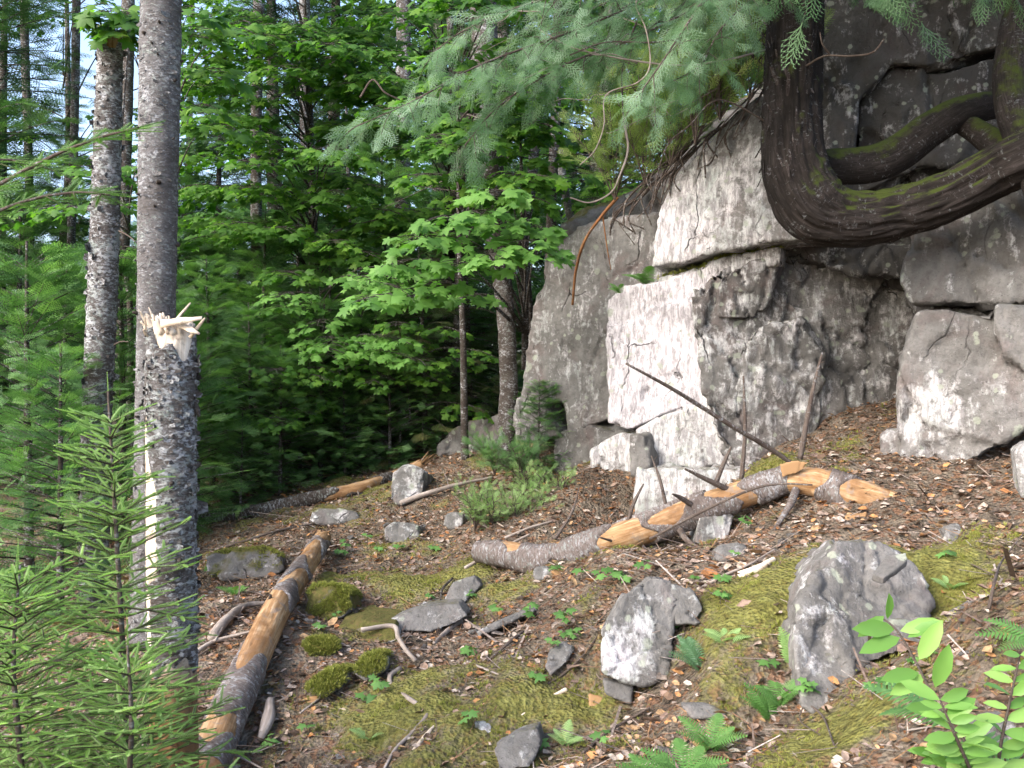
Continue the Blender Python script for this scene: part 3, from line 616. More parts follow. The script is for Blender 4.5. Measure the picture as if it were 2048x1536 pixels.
stick('thin brown stick lying on orange litter left of the white boulder', [(1045,1262),(1010,1292),(975,1322)], 7, 5, M_TWIG, seed=6)
stick('long thin stick rising toward the white boulder', [(1085,1372),(1130,1345),(1175,1300),(1215,1240)], 6, 4, M_TWIG, seed=7)
stick('long brown twig leading from the bottom to the foot of the white boulder', [(1165,1505),(1210,1468),(1255,1440),(1300,1415)], 7, 6, M_TWIG, seed=8)
stick('thin twig arching over the moss beside the flat slab', [(905,1155),(885,1178),(880,1205)], 5, 4, M_DARKBARK, seed=9, dz=.03)
stick('thin brown stick leaning at the left end of the long log', [(930,1135),(985,1105),(1060,1068)], 7, 6, M_GREYWOOD, seed=10, dz=.04)
stick('thin straight stick on the bank above the white boulder', [(1395,1178),(1450,1150),(1500,1128),(1550,1098)], 7, 5, M_GREYWOOD, seed=11)
stick('thick pinkish broken stick on the bank under the long log', [(1480,1150),(1515,1138),(1548,1118)], 20, 14, M_PALEWOOD, 'stick', seed=12)
stick('slender pale twig standing up on the moss at the right edge', [(1978,1215),(1990,1160),(2005,1120),(2048,1065)], 6, 4, M_TWIG, seed=13, dz=.04)
stick('thin forked grey twig below the large boulder', [(1568,1375),(1610,1405),(1645,1432),(1668,1490)], 5, 5, M_TWIG, seed=14, dz=.03, forks=[[(1610,1405),(1600,1440),(1640,1470)]])
stick('grey twig lying in the litter below the leafy sapling', [(1815,1458),(1870,1452),(1935,1442)], 4, 3, M_GREYWOOD, seed=15)
stick('pale stick lying across the litter near the bottom centre', [(935,1322),(970,1338),(1005,1352)], 5, 4, M_GREYWOOD, seed=16)
stick('grey forked stick beside the leaning log at lower left', [(388,1305),(430,1282),(505,1262)], 10, 8, seed=17, dz=.03, forks=[[(430,1282),(445,1255)]])
stick('weathered grey dead root curving behind the leaning log', [(425,1272),(455,1238),(490,1212),(535,1205)], 22, 12, seed=18, dz=.03)
stick('dark stick lying at the very bottom left beside the log', [(395,1522),(450,1508),(475,1512),(530,1540)], 8, 6, seed=19, dz=.03)
stick('thin stick lying below the thin straight trunk', [(400,1105),(480,1085),(560,1060),(640,1045)], 6, 5, M_TWIG, seed=20)
stick('grey stick lying on the slope below the cliff corner', [(800,1005),(860,985),(920,968),(985,955)], 11, 8, M_GREYWOOD, seed=21, dz=.03)
stick('pale stick above the thin straight trunk at its far end', [(590,940),(640,925),(700,915)], 9, 7, M_PALEWOOD, seed=22, dz=.02)
stick('brown stick lying on the rocks behind the cliff-corner tree', [(905,858),(950,842),(1003,830)], 20, 16, M_WOOD, seed=23, dz=.05)
stick('long thin twig in the litter right of the leaning log', [(600,1425),(640,1395),(690,1350)], 5, 3, M_GREYWOOD, seed=24)
stick('thin twig at the foot of the cliff corner by the green shrub', [(1010,1075),(1060,1055),(1105,1042)], 6, 5, M_GREYWOOD, seed=25)
V, F, at = tube([hit(540,1400,.03), hit(535,1440,.04), hit(520,1480,.03)], [.02,.03,.014], 10, 20, .4, 14)
tag(mk('stump', V, F, M_GREYWOOD, attrs=at), 'small weathered wood fragment beside the bottom of the leaning log', 'wood fragment')
for k, (poly, d, lab) in enumerate([([(1176,1384),(1230,1398),(1252,1418),(1178,1412)], 3.62, 'triangular brown bark chip below the white boulder'), ([(740,1335),(765,1322),(762,1332),(745,1342)], 4.1, 'small pale bark chip near the S-curved stick'),
        ([(1690,1030),(1735,1022),(1728,1048),(1695,1045)], 4.35, 'square orange bark chip under the broken end of the long log'), ([(1100,1140),(1140,1130),(1150,1145),(1115,1150)], 5.05, 'orange bark chip under the left part of the long log'),
        ([(590,1400),(640,1385),(630,1412),(600,1414)], 3.95, 'brown bark chip right of the leaning log')]):
    p = hit(*np.mean(poly, 0), .01); o = block('bark_chip', poly, (p[1], p[1], -2.0), .02, None, .007, .005, mat=M_WOOD, smooth_it=1, dirv=(0, .5, -1), seed=k); tag(o, lab, 'bark chip')

# ------------------------------------------------------------------ loose rocks
def rock(label, poly, depth, thick, name='boulder', **k):
    if len(poly) == 4 and not hasattr(poly[0], '__len__'):
        x0, y0, x1, y1 = poly; r = np.random.default_rng(k.get('seed', 0)); a = np.linspace(0, 2 * np.pi, 8, endpoint=False) + .3
        poly = [((x0 + x1) / 2 + (x1 - x0) / 2 * math.copysign(abs(math.cos(t)) ** .7, math.cos(t)) * r.uniform(.8, 1.08), (y0 + y1) / 2 + (y1 - y0) / 2 * math.copysign(abs(math.sin(t)) ** .7, math.sin(t)) * r.uniform(.8, 1.08)) for t in a]
    k.setdefault('dirv', (.1, 1, -.25)); k.setdefault('mat', M_BOULD)
    if depth is None:
        ys = max(p[1] for p in poly); xm = np.mean([p[0] for p in poly]); d = hit(xm, ys - 4)[1]; depth = (d, d, -2.0)
    return tag(block(name, poly, depth, thick, None, **k), label, 'rock')
rock('big grey boulder mottled with lichen below the cliff at right, a slate chip on top', [(1592,1220),(1640,1130),(1680,1078),(1760,1078),(1830,1125),(1868,1200),(1862,1290),(1780,1312),(1705,1350),(1645,1440),(1600,1410),(1588,1300)], (3.35,3.45,-1.3), .5,
     voxel=.013, amp=.03, lich=.16, moss=.02, seed=40, blobs=[(1650,1200,3.4,.12,.12),(1820,1250,3.35,.12,-.25)], sc_=1.6)
rock('boulder with a bright white lichen face in the middle of the foreground slope', [(1206,1260),(1248,1192),(1300,1150),(1345,1158),(1356,1200),(1350,1260),(1342,1300),(1336,1352),(1285,1372),(1204,1352)], (3.75,3.8,-1.0), .35, voxel=.011, amp=.02, lich=.1, moss=-.1, seed=41,
     blobs=[(1240,1315,3.7,.085,.95),(1290,1255,3.7,.05,.8)], sc_=2)
rock('grey rock leaning on the right side of the white-faced boulder', [(1340,1165),(1380,1175),(1408,1215),(1395,1250),(1350,1250),(1335,1210)], (3.85,3.85,-1.0), .3, 'stone', voxel=.011, amp=.018, lich=.15, seed=42, sc_=2)
rock('dark slab under the white-faced boulder', [(1206,1360),(1266,1370),(1264,1412),(1210,1388)], (3.68,3.68,-.8), .2, 'stone', voxel=.009, amp=.01, lich=.0, seed=43, sc_=2)
rock('thin dark slate chip resting on the big boulder', [(1744,1148),(1772,1108),(1812,1104),(1816,1118),(1768,1156)], (3.36,3.3,-2.5), .03, 'stone', voxel=.006, amp=.005, lich=-.1, moss=-.3, seed=44, dirv=(0, .3, -1), mat=M_ROCKD, smooth_it=1)
rock('long flat grey slab in the middle of the mossy slope', [(772,1242),(850,1212),(918,1206),(938,1232),(900,1252),(850,1268),(782,1264)], None, .3, 'stone', voxel=.012, amp=.012, lich=.12, seed=45, dirv=(0, 1, -.1))
rock('purple-grey flat stone above the long flat slab', [(885,1200),(905,1165),(950,1150),(965,1170),(930,1205)], None, .2, 'stone', voxel=.012, amp=.01, lich=.12, seed=46)
rock('moss-topped stone slab with a white front edge left of the flat slab', [(672,1252),(720,1240),(790,1250),(796,1285),(740,1296),(685,1298)], (4.65,4.6,-2.0), .35, 'stone', voxel=.012, amp=.014, lich=.35, moss=.55, seed=47, dirv=(0, 1, 0))
rock('long low stone ridge in the litter right of the flat slab', [(950,1262),(1000,1238),(1060,1212),(1075,1222),(1010,1252),(955,1275)], None, .2, 'stone', voxel=.012, amp=.008, lich=.1, seed=48)
rock('small upright grey stone left of the white-faced boulder', [(1092,1335),(1098,1300),(1130,1285),(1152,1300),(1135,1325),(1100,1352)], None, .15, 'stone', voxel=.009, amp=.012, lich=.2, seed=49, sc_=2)
rock('pinkish rock cut by the right edge of the picture', [(1972,1290),(1980,1225),(2030,1200),(2090,1200),(2110,1300),(2040,1312)], (3.05,3.0,-.8), .4, voxel=.012, amp=.02, lich=.1, seed=50)
rock('pale angular rock under the middle of the long log', [(1388,1085),(1398,1035),(1440,1018),(1470,1030),(1458,1078),(1400,1092)], (4.85,4.85,-.5), .4, voxel=.012, amp=.018, lich=.35, seed=51)
rock('dark rock on the slope beside the cliff-corner tree', [(870,905),(890,855),(950,835),(1015,822),(1015,900),(940,930)], (8.6,8.4,-1), 1.0, voxel=.03, amp=.05, lich=.08, moss=.15, seed=52, mat=M_ROCKD)
rock('upright grey rock at the far end of the thin straight trunk', [(776,1000),(785,945),(815,928),(850,940),(846,990),(800,1012)], None, .35, voxel=.018, amp=.03, lich=.3, seed=53, mat=M_ROCKD)
rock('small grey rock left of the green shrub', (884,1018,930,1062), None, .25, 'stone', voxel=.015, amp=.02, lich=.3, seed=54)
rock('low dark rock under the thin straight trunk', (612,1012,725,1052), None, .4, voxel=.02, amp=.03, lich=.15, moss=.2, seed=55, mat=M_ROCKD)
rock('dark rock in the litter above the mossy patch', (765,1040,840,1092), None, .3, voxel=.016, amp=.025, lich=.2, seed=56, mat=M_ROCKD)
rock('low mossy rock right behind the snapped trunk', (395,1096,565,1165), None, .5, voxel=.02, amp=.03, lich=.15, moss=.3, seed=57, mat=M_ROCKD)
rock('grey stone cut by the bottom edge at the centre', [(985,1500),(1030,1465),(1075,1452),(1082,1490),(1060,1535),(995,1550)], None, .2, 'stone', voxel=.01, amp=.014, lich=.12, seed=58, sc_=2)
rock('small white-spotted stone near the bottom centre', (930,1440,985,1478), None, .1, 'stone', voxel=.008, amp=.01, lich=.5, seed=59, sc_=2.5)
rock('dark slab jutting from the bank below the white-faced boulder', [(1365,1412),(1410,1408),(1460,1425),(1450,1442),(1385,1436)], None, .2, 'stone', voxel=.01, amp=.01, lich=.0, seed=60)
rock('cushion-mossed stone right of the leaning log', (606,1168,705,1240), (4.95,4.9,-1.5), .3, voxel=.014, amp=.012, lich=.1, moss=.75, seed=61)
rock('round moss cushion stone left of the moss-topped slab', (608,1275,672,1312), None, .12, 'stone', voxel=.01, amp=.01, lich=0, moss=.9, seed=62)
rock('flat pale stone in the litter below the moss cushion', [(612,1375),(650,1345),(690,1338),(690,1365),(640,1398)], None, .15, 'stone', voxel=.01, amp=.01, lich=.3, seed=63)
rock('grey stone below the moss-topped slab', [(705,1345),(735,1312),(765,1308),(770,1340),(730,1362)], None, .15, 'stone', voxel=.01, amp=.012, lich=.25, seed=64)
rock('grey rock at the end of the bank under the long log', (1420,1080,1500,1125), None, .2, 'stone', voxel=.012, amp=.012, lich=.2, seed=65)
rock('small dark rock between moss at the right edge', (1890,1045,1930,1085), None, .15, 'stone', voxel=.01, amp=.012, lich=.25, seed=66)
rock('rock in the slope behind the long log by the cliff foot', (1060,1128,1105,1165), None, .2, 'stone', voxel=.012, amp=.014, lich=.25, seed=67)
rock('bluish rock cut by the bottom edge at right', (1950,1420,2060,1500), None, .2, 'stone', voxel=.012, amp=.014, lich=.2, seed=68)
# small loose stones: one mesh per shape, copied
import bmesh
def stone_mesh(seed):
    bm = bmesh.new(); bmesh.ops.create_icosphere(bm, subdivisions=4, radius=1); V = np.array([v.co for v in bm.verts]); F = np.array([[v.index for v in f.verts] for f in bm.faces]); bm.free()
    r = np.random.default_rng(seed); rad = np.ones(len(V))
    for k in range(11):
        nv = unit(r.normal(size=3)); h = r.uniform(.45, .8); dt = V @ nv; rad = np.minimum(rad, np.where(dt > .05, h / np.maximum(dt, .05), 9))
    V = V * rad[:, None] * (1, .75, .5); V = V + V * (.06 * fbm(V * 4, 4, seed))[:, None]
    return mesh_data('stone', V, [F], {'lich': np.full(len(V), .12 + .05 * seed % .3), 'moss': np.full(len(V), -.05)}, smooth=True)
sm = [stone_mesh(s) for s in range(5)]
for m in sm: m.materials.append(M_BOULD)
for k in range(60):
    while True:
        x, y = R.uniform(-2.0, 1.7), R.uniform(2.7, 7.2)
        if abs(x / y) < .56 and mossm(np.array([x]), np.array([y]))[0] < .3: break
    o = bpy.data.objects.new('small_stone', sm[k % 5]); COL.objects.link(o); s = R.uniform(.015, .045)
    o.scale = (s, s, s * R.uniform(.6, 1.2)); o.rotation_euler = (R.uniform(-.3, .3), R.uniform(-.3, .3), R.uniform(0, 6)); o.location = (x, y, G(x, y) + s * .0)
    tag(o, 'small grey stone half sunk in the leaf litter of the slope', 'stone', 'small stones in the litter')

# ------------------------------------------------------------------ litter and moss
def scatter(n, box, seed, dens=None):
    r = np.random.default_rng(seed); x = r.uniform(box[0], box[1], n * 3); y = box[2] + (box[3] - box[2]) * r.random(n * 3) ** 1.35
    keep = np.abs(x / y) < .58
    if dens is not None: keep &= r.random(n * 3) < dens(x, y)
    x, y = x[keep][:n], y[keep][:n]; return x, y, r
def litter(name, proto, n, size, cols, seed, dens, dz=.006, tilt=.5, rough=.8, box=(-3.6, 2.6, 2.1, 10)):
    x, y, r = scatter(n, box, seed, dens); k = len(x); z = gz(x, y) + dz
    up = unit(np.c_[r.normal(0, tilt, k), r.normal(0, tilt, k), np.ones(k)]); a = r.uniform(0, 6.28, k)
    M = frames(np.c_[x, y, z], np.c_[np.cos(a), np.sin(a), r.normal(0, .2, k)], up, size * np.exp(r.normal(0, .35, k)))
    V, F, at = instance(proto, M, r.random(k)); nm = NT(name)
    c = nm.ramp(nm.attr('rnd'), cols, 'CONSTANT'); c = nm.mix(nm.ramp(nm.noise(nm.obj(), 60, 4), [(.35, .6), (.6, 0.0)]), c, (.05, .03, .02))
    return tag(mk(name, V, F, nm.done(c, rough), attrs=at, origin=(0, 0, 0), smooth=False), kind='stuff')
def dlitter(x, y): return 1 - .6 * sstep(.1, .8, mossm(x, y))
dead = (A([0, 0, 0], [.3, .3, .09], [.75, .22, .16], [1, 0, .1], [.7, -.28, .2], [.3, -.3, .02], [.5, 0, -.03]), np.array([[0, 6, 1], [1, 6, 2], [2, 6, 3], [3, 6, 4], [4, 6, 5], [5, 6, 0]]))
needle = (A([0, -.02, 0], [0, .02, 0], [1, .015, .1], [1, -.015, .1], [.5, 0, .05]), np.array([[0, 1, 4], [1, 2, 4], [2, 3, 4], [3, 0, 4]]))
litter('leaf_litter', dead, 30000, .03, [(0, (.14, .09, .06)), (.10, (.24, .17, .13)), (.24, (.36, .16, .06)), (.32, (.40, .26, .14)), (.44, (.32, .25, .21)), (.60, (.40, .33, .28)), (.74, (.24, .17, .14)), (.84, (.46, .40, .34)), (.95, (.42, .22, .09))], 1, dlitter)
litter('needle_litter', needle, 26000, .055, [(0, (.10, .06, .04)), (.3, (.22, .12, .07)), (.55, (.30, .17, .08)), (.75, (.20, .15, .12)), (.9, (.42, .35, .30))], 2, lambda x, y: 1 - .3 * sstep(.25, .55, mossm(x, y)), .012, .4)
litter('twig_litter', needle, 1500, .16, [(0, (.16, .12, .10)), (.4, (.28, .23, .20)), (.8, (.45, .40, .36))], 3, None, .012, .2)
tuft = [];
for k in range(7):
    a = k * 2.4; w = .12; r_ = .35 * (k % 3) / 2; c = A(math.cos(a) * r_, math.sin(a) * r_, 0); sd = A(-math.sin(a), math.cos(a), 0) * w
    tuft += [c - sd, c + sd, c + A(math.cos(a) * .35, math.sin(a) * .35, .75 + .1 * (k % 2))]
tuft = (np.array(tuft), np.arange(21).reshape(7, 3))
x, y, r = scatter(160000, (-3.2, 2.6, 2.1, 8.5), 5, lambda x, y: sstep(.05, .9, mossm(x, y) + .5 * fbm(np.c_[x, y, 0 * x] * 16, 2, 3)) ** 1.2); k = len(x); a = r.uniform(0, 6.28, k)
V, F, at = instance(tuft, frames(np.c_[x, y, gz(x, y) + .013], np.c_[np.cos(a), np.sin(a), 0 * a], unit(np.c_[r.normal(0, .25, k), r.normal(0, .25, k), np.ones(k)]), (.0085 * np.exp(r.normal(0, .35, k)))), np.clip(.5 + .3 * fbm(np.c_[x, y, 0 * x] * 5, 3, 4) + r.normal(0, .2, k), 0, 1))
M_MOSS = leaf_mat('moss', (.12, .12, .022), (.22, .24, .05), (.36, .37, .11), .25, .8)
tag(mk('moss', V, F, M_MOSS, attrs=at, origin=(0, 0, 0), smooth=False), kind='stuff')

def moss_on(o, n, seed=0, th=.25, size=.012):
    me = o.data; k = len(me.vertices); V = np.zeros(k * 3); me.vertices.foreach_get('co', V); V = V.reshape(-1, 3); N = np.zeros(k * 3); me.vertex_normals.foreach_get('vector', N); N = N.reshape(-1, 3)
    r = np.random.default_rng(seed); ok = np.where((N[:, 2] + .5 * fbm(V * 9, 3, seed)) > th)[0]
    if not len(ok): return
    i = r.choice(ok, n); a = r.uniform(0, 6.28, n); X_ = np.cross(N[i], np.c_[np.cos(a), np.sin(a), .3 + 0 * a])
    V2, F2, at = instance(tuft, frames(V[i] + r.normal(0, .006, (n, 3)), X_, N[i] + r.normal(0, .25, (n, 3)), size * np.exp(r.normal(0, .3, n))), np.clip(r.normal(.5, .22, n), 0, 1))
    me2 = mesh_data('moss', V2, F2, at, False); me2.materials.append(M_MOSS); m = bpy.data.objects.new('moss', me2); COL.objects.link(m); m.parent = o
for o in [o for o in COL.objects if 'moss' in str(o.get('label', '')) and o.get('category') == 'rock']:
    if 'cushion' in o['label'] or 'topped slab' in o['label'] or 'low mossy' in o['label']: moss_on(o, 3600 if 'cushion' in o['label'] else 2200, 3, .45 if 'cushion' in o['label'] else .7)
for o in [o for o in cliff.children if o.get('x') is None][9:10]: moss_on(o, 3000, 5, .55, .018)
# ------------------------------------------------------------------ foliage shapes
def rows(l): return np.array(l, float)
def needles(L=1.0, pairs=14, nl=.12, w=.02, y0=0, rot=0, org=(0, 0), rnd=None, z=.25):
    """flat twig: triangles left and right of an axis starting at org, turned by rot"""
    V = []; c, s = math.cos(rot), math.sin(rot)
    for k in range(pairs):
        u = L * (k + .5) / pairs
        for sg in (-1, 1):
            a = .95 + .12 * math.sin(k * 2.1 + sg); l = nl * (1 - .5 * (k / pairs) ** 2); dz = z * l * math.sin(k * 1.7 + sg)
            for p in ((u - w, 0, 0), (u + w, 0, 0), (u + l * math.cos(a), sg * l * math.sin(a), dz)): V.append(p)
    V += [(0, -w * .5, 0), (0, w * .5, 0), (L + nl * .6, 0, 0)]
    V = rows(V); x = V[:, 0] * c - V[:, 1] * s + org[0]; y = V[:, 0] * s + V[:, 1] * c + org[1]
    return np.c_[x, y, V[:, 2]]
def spray(n=6, pairs=9, nl=.075, w=.02):
    l = [needles(1, 20, nl, w)]
    for k in range(n):
        u = .1 + .75 * k / n
        for sg in (-1, 1):
            q = needles(.52 * (1 - u) + .1, max(3, int(pairs * (1.15 - u))), nl, w, rot=sg * .85, org=(u + .03 * sg, 0)); q[:, 2] -= .15 * q[:, 1] ** 2; l.append(q)
    V = np.vstack(l); return V, np.arange(len(V)).reshape(-1, 3)
SPRAY = spray(); SPRAY_S = spray(5, 6, .09, .03)
def brush(n=110, nl=.092, w=.0145):
    """twig set with needles all round, denser on top"""
    V = []
    for k in range(n):
        u = k / n; a = k * 2.39996; l = nl * (1.05 - .45 * u ** 3); up = math.cos(a); sd = math.sin(a)
        d = unit(rows([.75, sd, .55 * up + .35])); t = unit(np.cross(d, rows([1, 0, .1])))
        b = rows([u, 0, 0]); V += [b - t * w, b + t * w, b + d * l]
    V += [rows([0, -.012, 0]), rows([0, .012, 0]), rows([1.08, 0, 0]), rows([0, 0, -.012]), rows([0, 0, .012]), rows([1.08, 0, 0])]
    V = np.array(V); return V, np.arange(len(V)).reshape(-1, 3)
BRUSH = brush()
_h = [(0, 0), (-.06, .15), (-.02, .40), (.2, .27), (.33, .42), (.55, .62), (.56, .38), (.54, .2), (.74, .24), (.8, .1), (1.0, 0)]
def mapleleaf():
    V = [(.35, 0, 0)] + [(x, y, -.22 * abs(y) - .12 * x * x) for x, y in _h] + [(x, -y, -.22 * abs(y) - .12 * x * x) for x, y in _h[1:-1]]
    n = len(_h); F = [(0, k + 1, k + 2) for k in range(n - 1)]; m = [1] + list(range(n + 1, 2 * n - 1)) + [n]
    F += [(0, m[k + 1], m[k]) for k in range(len(m) - 1)]
    return rows(V) + (0.18, 0, 0), np.array(F)
MAPLE = mapleleaf()
OVAL = (rows([(0, 0, 0), (.2, .13, .03), (.5, .19, .04), (.8, .13, 0), (1, 0, -.08), (.8, -.13, 0), (.5, -.19, .04), (.2, -.13, .03), (.5, 0, -.02)]), np.array([[8, k, (k + 1) % 8] for k in range(8)]))
def cluster(seed=1, m=10):
    r = np.random.default_rng(seed); V = []; F = []
    q = rows([(0, 0, 0), (.3, .28, .03), (.62, .3, 0), (1, 0, -.1), (.62, -.3, 0), (.3, -.28, .03)])
    M = frames(r.normal(0, .42, (m, 3)) * (1, 1, .35), r.normal(size=(m, 3)) * (1, 1, .4), r.normal(size=(m, 3)) * .5 + (0, 0, 1), r.uniform(.28, .5, m))
    V, F, _ = instance((q, np.array([[0, 1, 2, 3], [0, 3, 4, 5]])), M); return V, F[0]
CLUSTER = cluster()
def frond():
    """flat scaly cedar spray: axis, alternate branchlets, each with lobes"""
    V = [(0, -.012, 0), (0, .012, 0), (1, .0, -.05)]
    for k in range(11):
        u = .08 + .84 * k / 11; sg = 1 if k % 2 else -1; l = .5 * (1 - u) ** .7 + .07; a = .62
        c = rows([u, 0, 0]); d = rows([math.cos(a), sg * math.sin(a), -.1]); t = rows([-math.sin(a) * sg, math.cos(a), 0])
        V += [c - t * .013, c + t * .013, c + d * l]
        for j in range(4):
            e = c + d * l * (.25 + .2 * j); s2 = 1 if j % 2 else -1; b = a * sg + s2 * .6
            d2 = rows([math.cos(b), math.sin(b), 0]); t2 = rows([-math.sin(b), math.cos(b), 0]); m = l * (.34 - .05 * j)
            V += [e - t2 * .013, e + t2 * .013, e + d2 * m]
    V = rows(V); return V, np.arange(len(V)).reshape(-1, 3)
FROND = frond()
def fernfrond(n=15, wid=.24, curve=.5):
    V = []
    for k in range(n):
        u = .08 + .9 * k / n; l = wid * math.sin(math.pi * min(1, .22 + .78 * u)) * 1.05 + .012; z = curve * (u - u * u * 1.15)
        for sg in (-1, 1):
            c = rows([u, 0, z]); d = rows([.35, sg, -.12]); d = d / np.linalg.norm(d); t = rows([1, 0, 0]) * .026
            V += [c - t, c + t, c + d * l * .55 + t * .9, c - t, c + d * l * .55 + t * .9, c + d * l * .55 - t * .6, c + d * l * .55 - t * .6, c + d * l * .55 + t * .9, c + d * l]
        u2 = u + .9 / n; z2 = curve * (u2 - u2 * u2 * 1.15); V += [(u, -.006, z), (u, .006, z), (u2, 0, z2)]
    V = np.array([np.asarray(v, float) for v in V]); return V, np.arange(len(V)).reshape(-1, 3)
FERN = fernfrond()

L_SPRUCE = leaf_mat('dark_spruce_needles', (.02, .055, .025), (.06, .135, .05), (.13, .24, .085), .3)
L_FIR = leaf_mat('fir_needles', (.045, .11, .04), (.12, .25, .085), (.23, .40, .14), .38)
L_BRIGHT = leaf_mat('young_needles', (.15, .26, .09), (.26, .40, .15), (.38, .52, .23), .4)
L_MAPLE = leaf_mat('maple_leaves', (.045, .12, .02), (.09, .21, .032), (.18, .33, .045), .5)
L_MAPLEB = leaf_mat('bright_maple_leaves', (.08, .19, .04), (.14, .30, .06), (.20, .38, .09), .4)
L_FAR = leaf_mat('far_leaves', (.04, .10, .03), (.09, .20, .05), (.18, .32, .07), .45)
L_CEDAR = leaf_mat('cedar_sprays', (.05, .12, .04), (.11, .21, .10), (.26, .38, .27), .3)
L_CEDARY = leaf_mat('yellow_cedar_sprays', (.10, .16, .035), (.20, .29, .07), (.33, .39, .12), .35)
L_HEML = leaf_mat('browning_needles', (.04, .07, .02), (.065, .13, .04), (.13, .13, .05), .25)
L_FERN = leaf_mat('fern_green', (.06, .14, .035), (.11, .24, .06), (.16, .32, .09), .35)
L_OVAL = leaf_mat('fresh_oval_leaves', (.11, .24, .05), (.18, .35, .08), (.28, .45, .13), .4, .45)

# ------------------------------------------------------------------ conifers
def conifer(h, base, spread, seed, mat, sp=.3, whorl=.24, per=6, droop=.35, proto=SPRAY, bark=M_DARKBARK, ssize=.36, trunk_r=None, sparse=0.0, dead=0):
    r = np.random.default_rng(seed); root = thing('conifer', 'x', 'tree', (0, 0, 0)); tr = trunk_r or .016 * h
    V, F, at = tube([(0, 0, -.3), (r.normal(0, .02) * h * .2, 0, h * .5), (0, 0, h)], [tr, tr * .6, .008], 10, 24, .06, 9, seed=seed); mk('trunk', V, F, bark, root, {'bk': at['bk']}, local=True)
    P0, X0, U0, S0, W, CC = [], [], [], [], [], []
    z = base
    while z < h - .15:
        t = (z - base) / (h - base); Lb = spread * (1 - t) ** .75 * (.55 + .45 * min(1, t * 4 + .3)) + .08
        for k in range(per):
            if r.random() < sparse: continue
            a = r.uniform(0, 6.283); L = Lb * r.uniform(.65, 1.1); zz = z + r.uniform(-.5, .5) * whorl
            o = rows([math.cos(a), math.sin(a), 0]); rise = .25 + .5 * t - droop * r.uniform(.2, 1)
            n = max(4, int(L / .1)); u = np.linspace(0, 1, n)[:, None]
            C = rows([0, 0, zz]) + o * L * u + rows([0, 0, 1]) * (rise * L * u - droop * .55 * L * u ** 2)
            W.append(tube(C, [max(.004, L * .009), .002], 4, min(n, 7), cap=False)[:2])
            T = unit(np.gradient(C, axis=0)); side = rows([-o[1], o[0], 0])
            m = max(3, int(L / (sp * .55)))
            for j in range(m):
                uu = .18 + .82 * (j + r.random() * .6) / m; i = min(n - 1, int(uu * n)); sg = 1 if j % 2 else -1
                P0.append(C[i]); X0.append(T[i] * .75 + side * sg * r.uniform(.5, 1.1) + rows([0, 0, r.uniform(-.45, .25)])); U0.append(rows([0, 0, 1]) + r.normal(0, .5, 3)); CC.append(np.clip(uu * .9 + r.normal(0, .15), 0, 1)); S0.append(ssize * (1.05 - .5 * uu) * r.uniform(.7, 1.2) * min(1, L / .4 + .3))
            CC.append(1.0); P0.append(C[-2]); X0.append(T[-1]); U0.append(rows([0, 0, 1])); S0.append(ssize * .7 * min(1, L / .4 + .3))
        z += whorl
    V, F, at = instance(proto, frames(P0, np.array(X0), np.array(U0), np.array(S0)), np.array(CC))
    mk('crown', V, F, mat, root, at, smooth=False, local=True)
    V = np.vstack([w[0] for w in W]); off = np.cumsum([0] + [len(w[0]) for w in W[:-1]]); F = [np.vstack([w[1][0] + o for w, o in zip(W, off)])]
    mk('branches', V, F, M_TWIG if dead else bark, root, {'bk': V}, local=True)
    return root
PROTO = {'spruce': conifer(7.5, .5, 1.9, 1, L_SPRUCE, whorl=.22, per=7, ssize=.42), 'fir': conifer(3.6, .15, 1.2, 2, L_FIR, whorl=.15, per=7, droop=.2, ssize=.36), 'hemlock': conifer(3.0, .3, 1.2, 3, L_HEML, whorl=.16, per=7, droop=.45, ssize=.34, sparse=.1),
         'tall': conifer(11, 1.0, 2.0, 4, L_SPRUCE, whorl=.3, per=7, ssize=.5, sp=.3, proto=SPRAY_S), 'young': conifer(2.2, .08, .85, 5, L_FIR, whorl=.12, per=7, droop=.1, ssize=.28)}
used = set()
def tree(kind, px, d, s, label, name=None, dz=-.05, group=None, rz=None):
    o = PROTO[kind] if kind not in used else copy_tree(PROTO[kind]); used.add(kind)
    o.name = name or {'hemlock': 'hemlock_tree', 'fir': 'young_fir', 'young': 'young_fir'}.get(kind, 'spruce_tree')
    x = (px - 1024) / FPX * d; o.location = (x, d, G(x, d) + dz); o.scale = (s, s, s); o.rotation_euler = (R.uniform(-.03, .03), R.uniform(-.03, .03), rz if rz is not None else R.uniform(0, 6.28))
    tag(o, label, 'tree', group); return o
tree('spruce', -50, 10.2, 1.1, 'dark spruce at the left edge, the one closest to the left broken trunk')
tree('spruce', -10, 12.5, 1.0, 'tall dark spruce at the top left corner, behind the sparse maple')
tree('spruce', 120, 12, .6, 'dark spruce seen between the left edge and the left broken trunk')
tree('spruce', 430, 12.5, .7, 'dark spruce deep in the woods just right of the snapped trunk')
tree('fir', 425, 8.7, .62, 'green young fir right beside the snapped trunk above the thin straight log')
tree('fir', 520, 9.6, .74, 'young fir standing above the thin straight fallen log, second from the snapped trunk')
tree('fir', 660, 9.5, .62, 'young fir behind the pale stick in the middle of the woods')
tree('fir', 590, 10.6, .8, 'fir with a slender top behind the middle of the thin straight log')
tree('hemlock', 850, 9.2, .72, 'hemlock with browning needles left of the lichen-spotted tree at the cliff corner')
tree('hemlock', 755, 9.4, .62, 'small hemlock with brown twigs above the far end of the thin straight log')
tree('hemlock', 940, 10.4, .9, 'hemlock right behind the tree at the cliff corner')
tree('fir', 780, 10.8, .75, 'fir in the shade between the two brown-needled hemlocks')
tree('fir', 310, 9.2, .75, 'fir half hidden by the tall fir trunk')
tree('young', 560, 8.3, .62, 'waist-high fir standing free on the slope above the middle of the thin straight log')
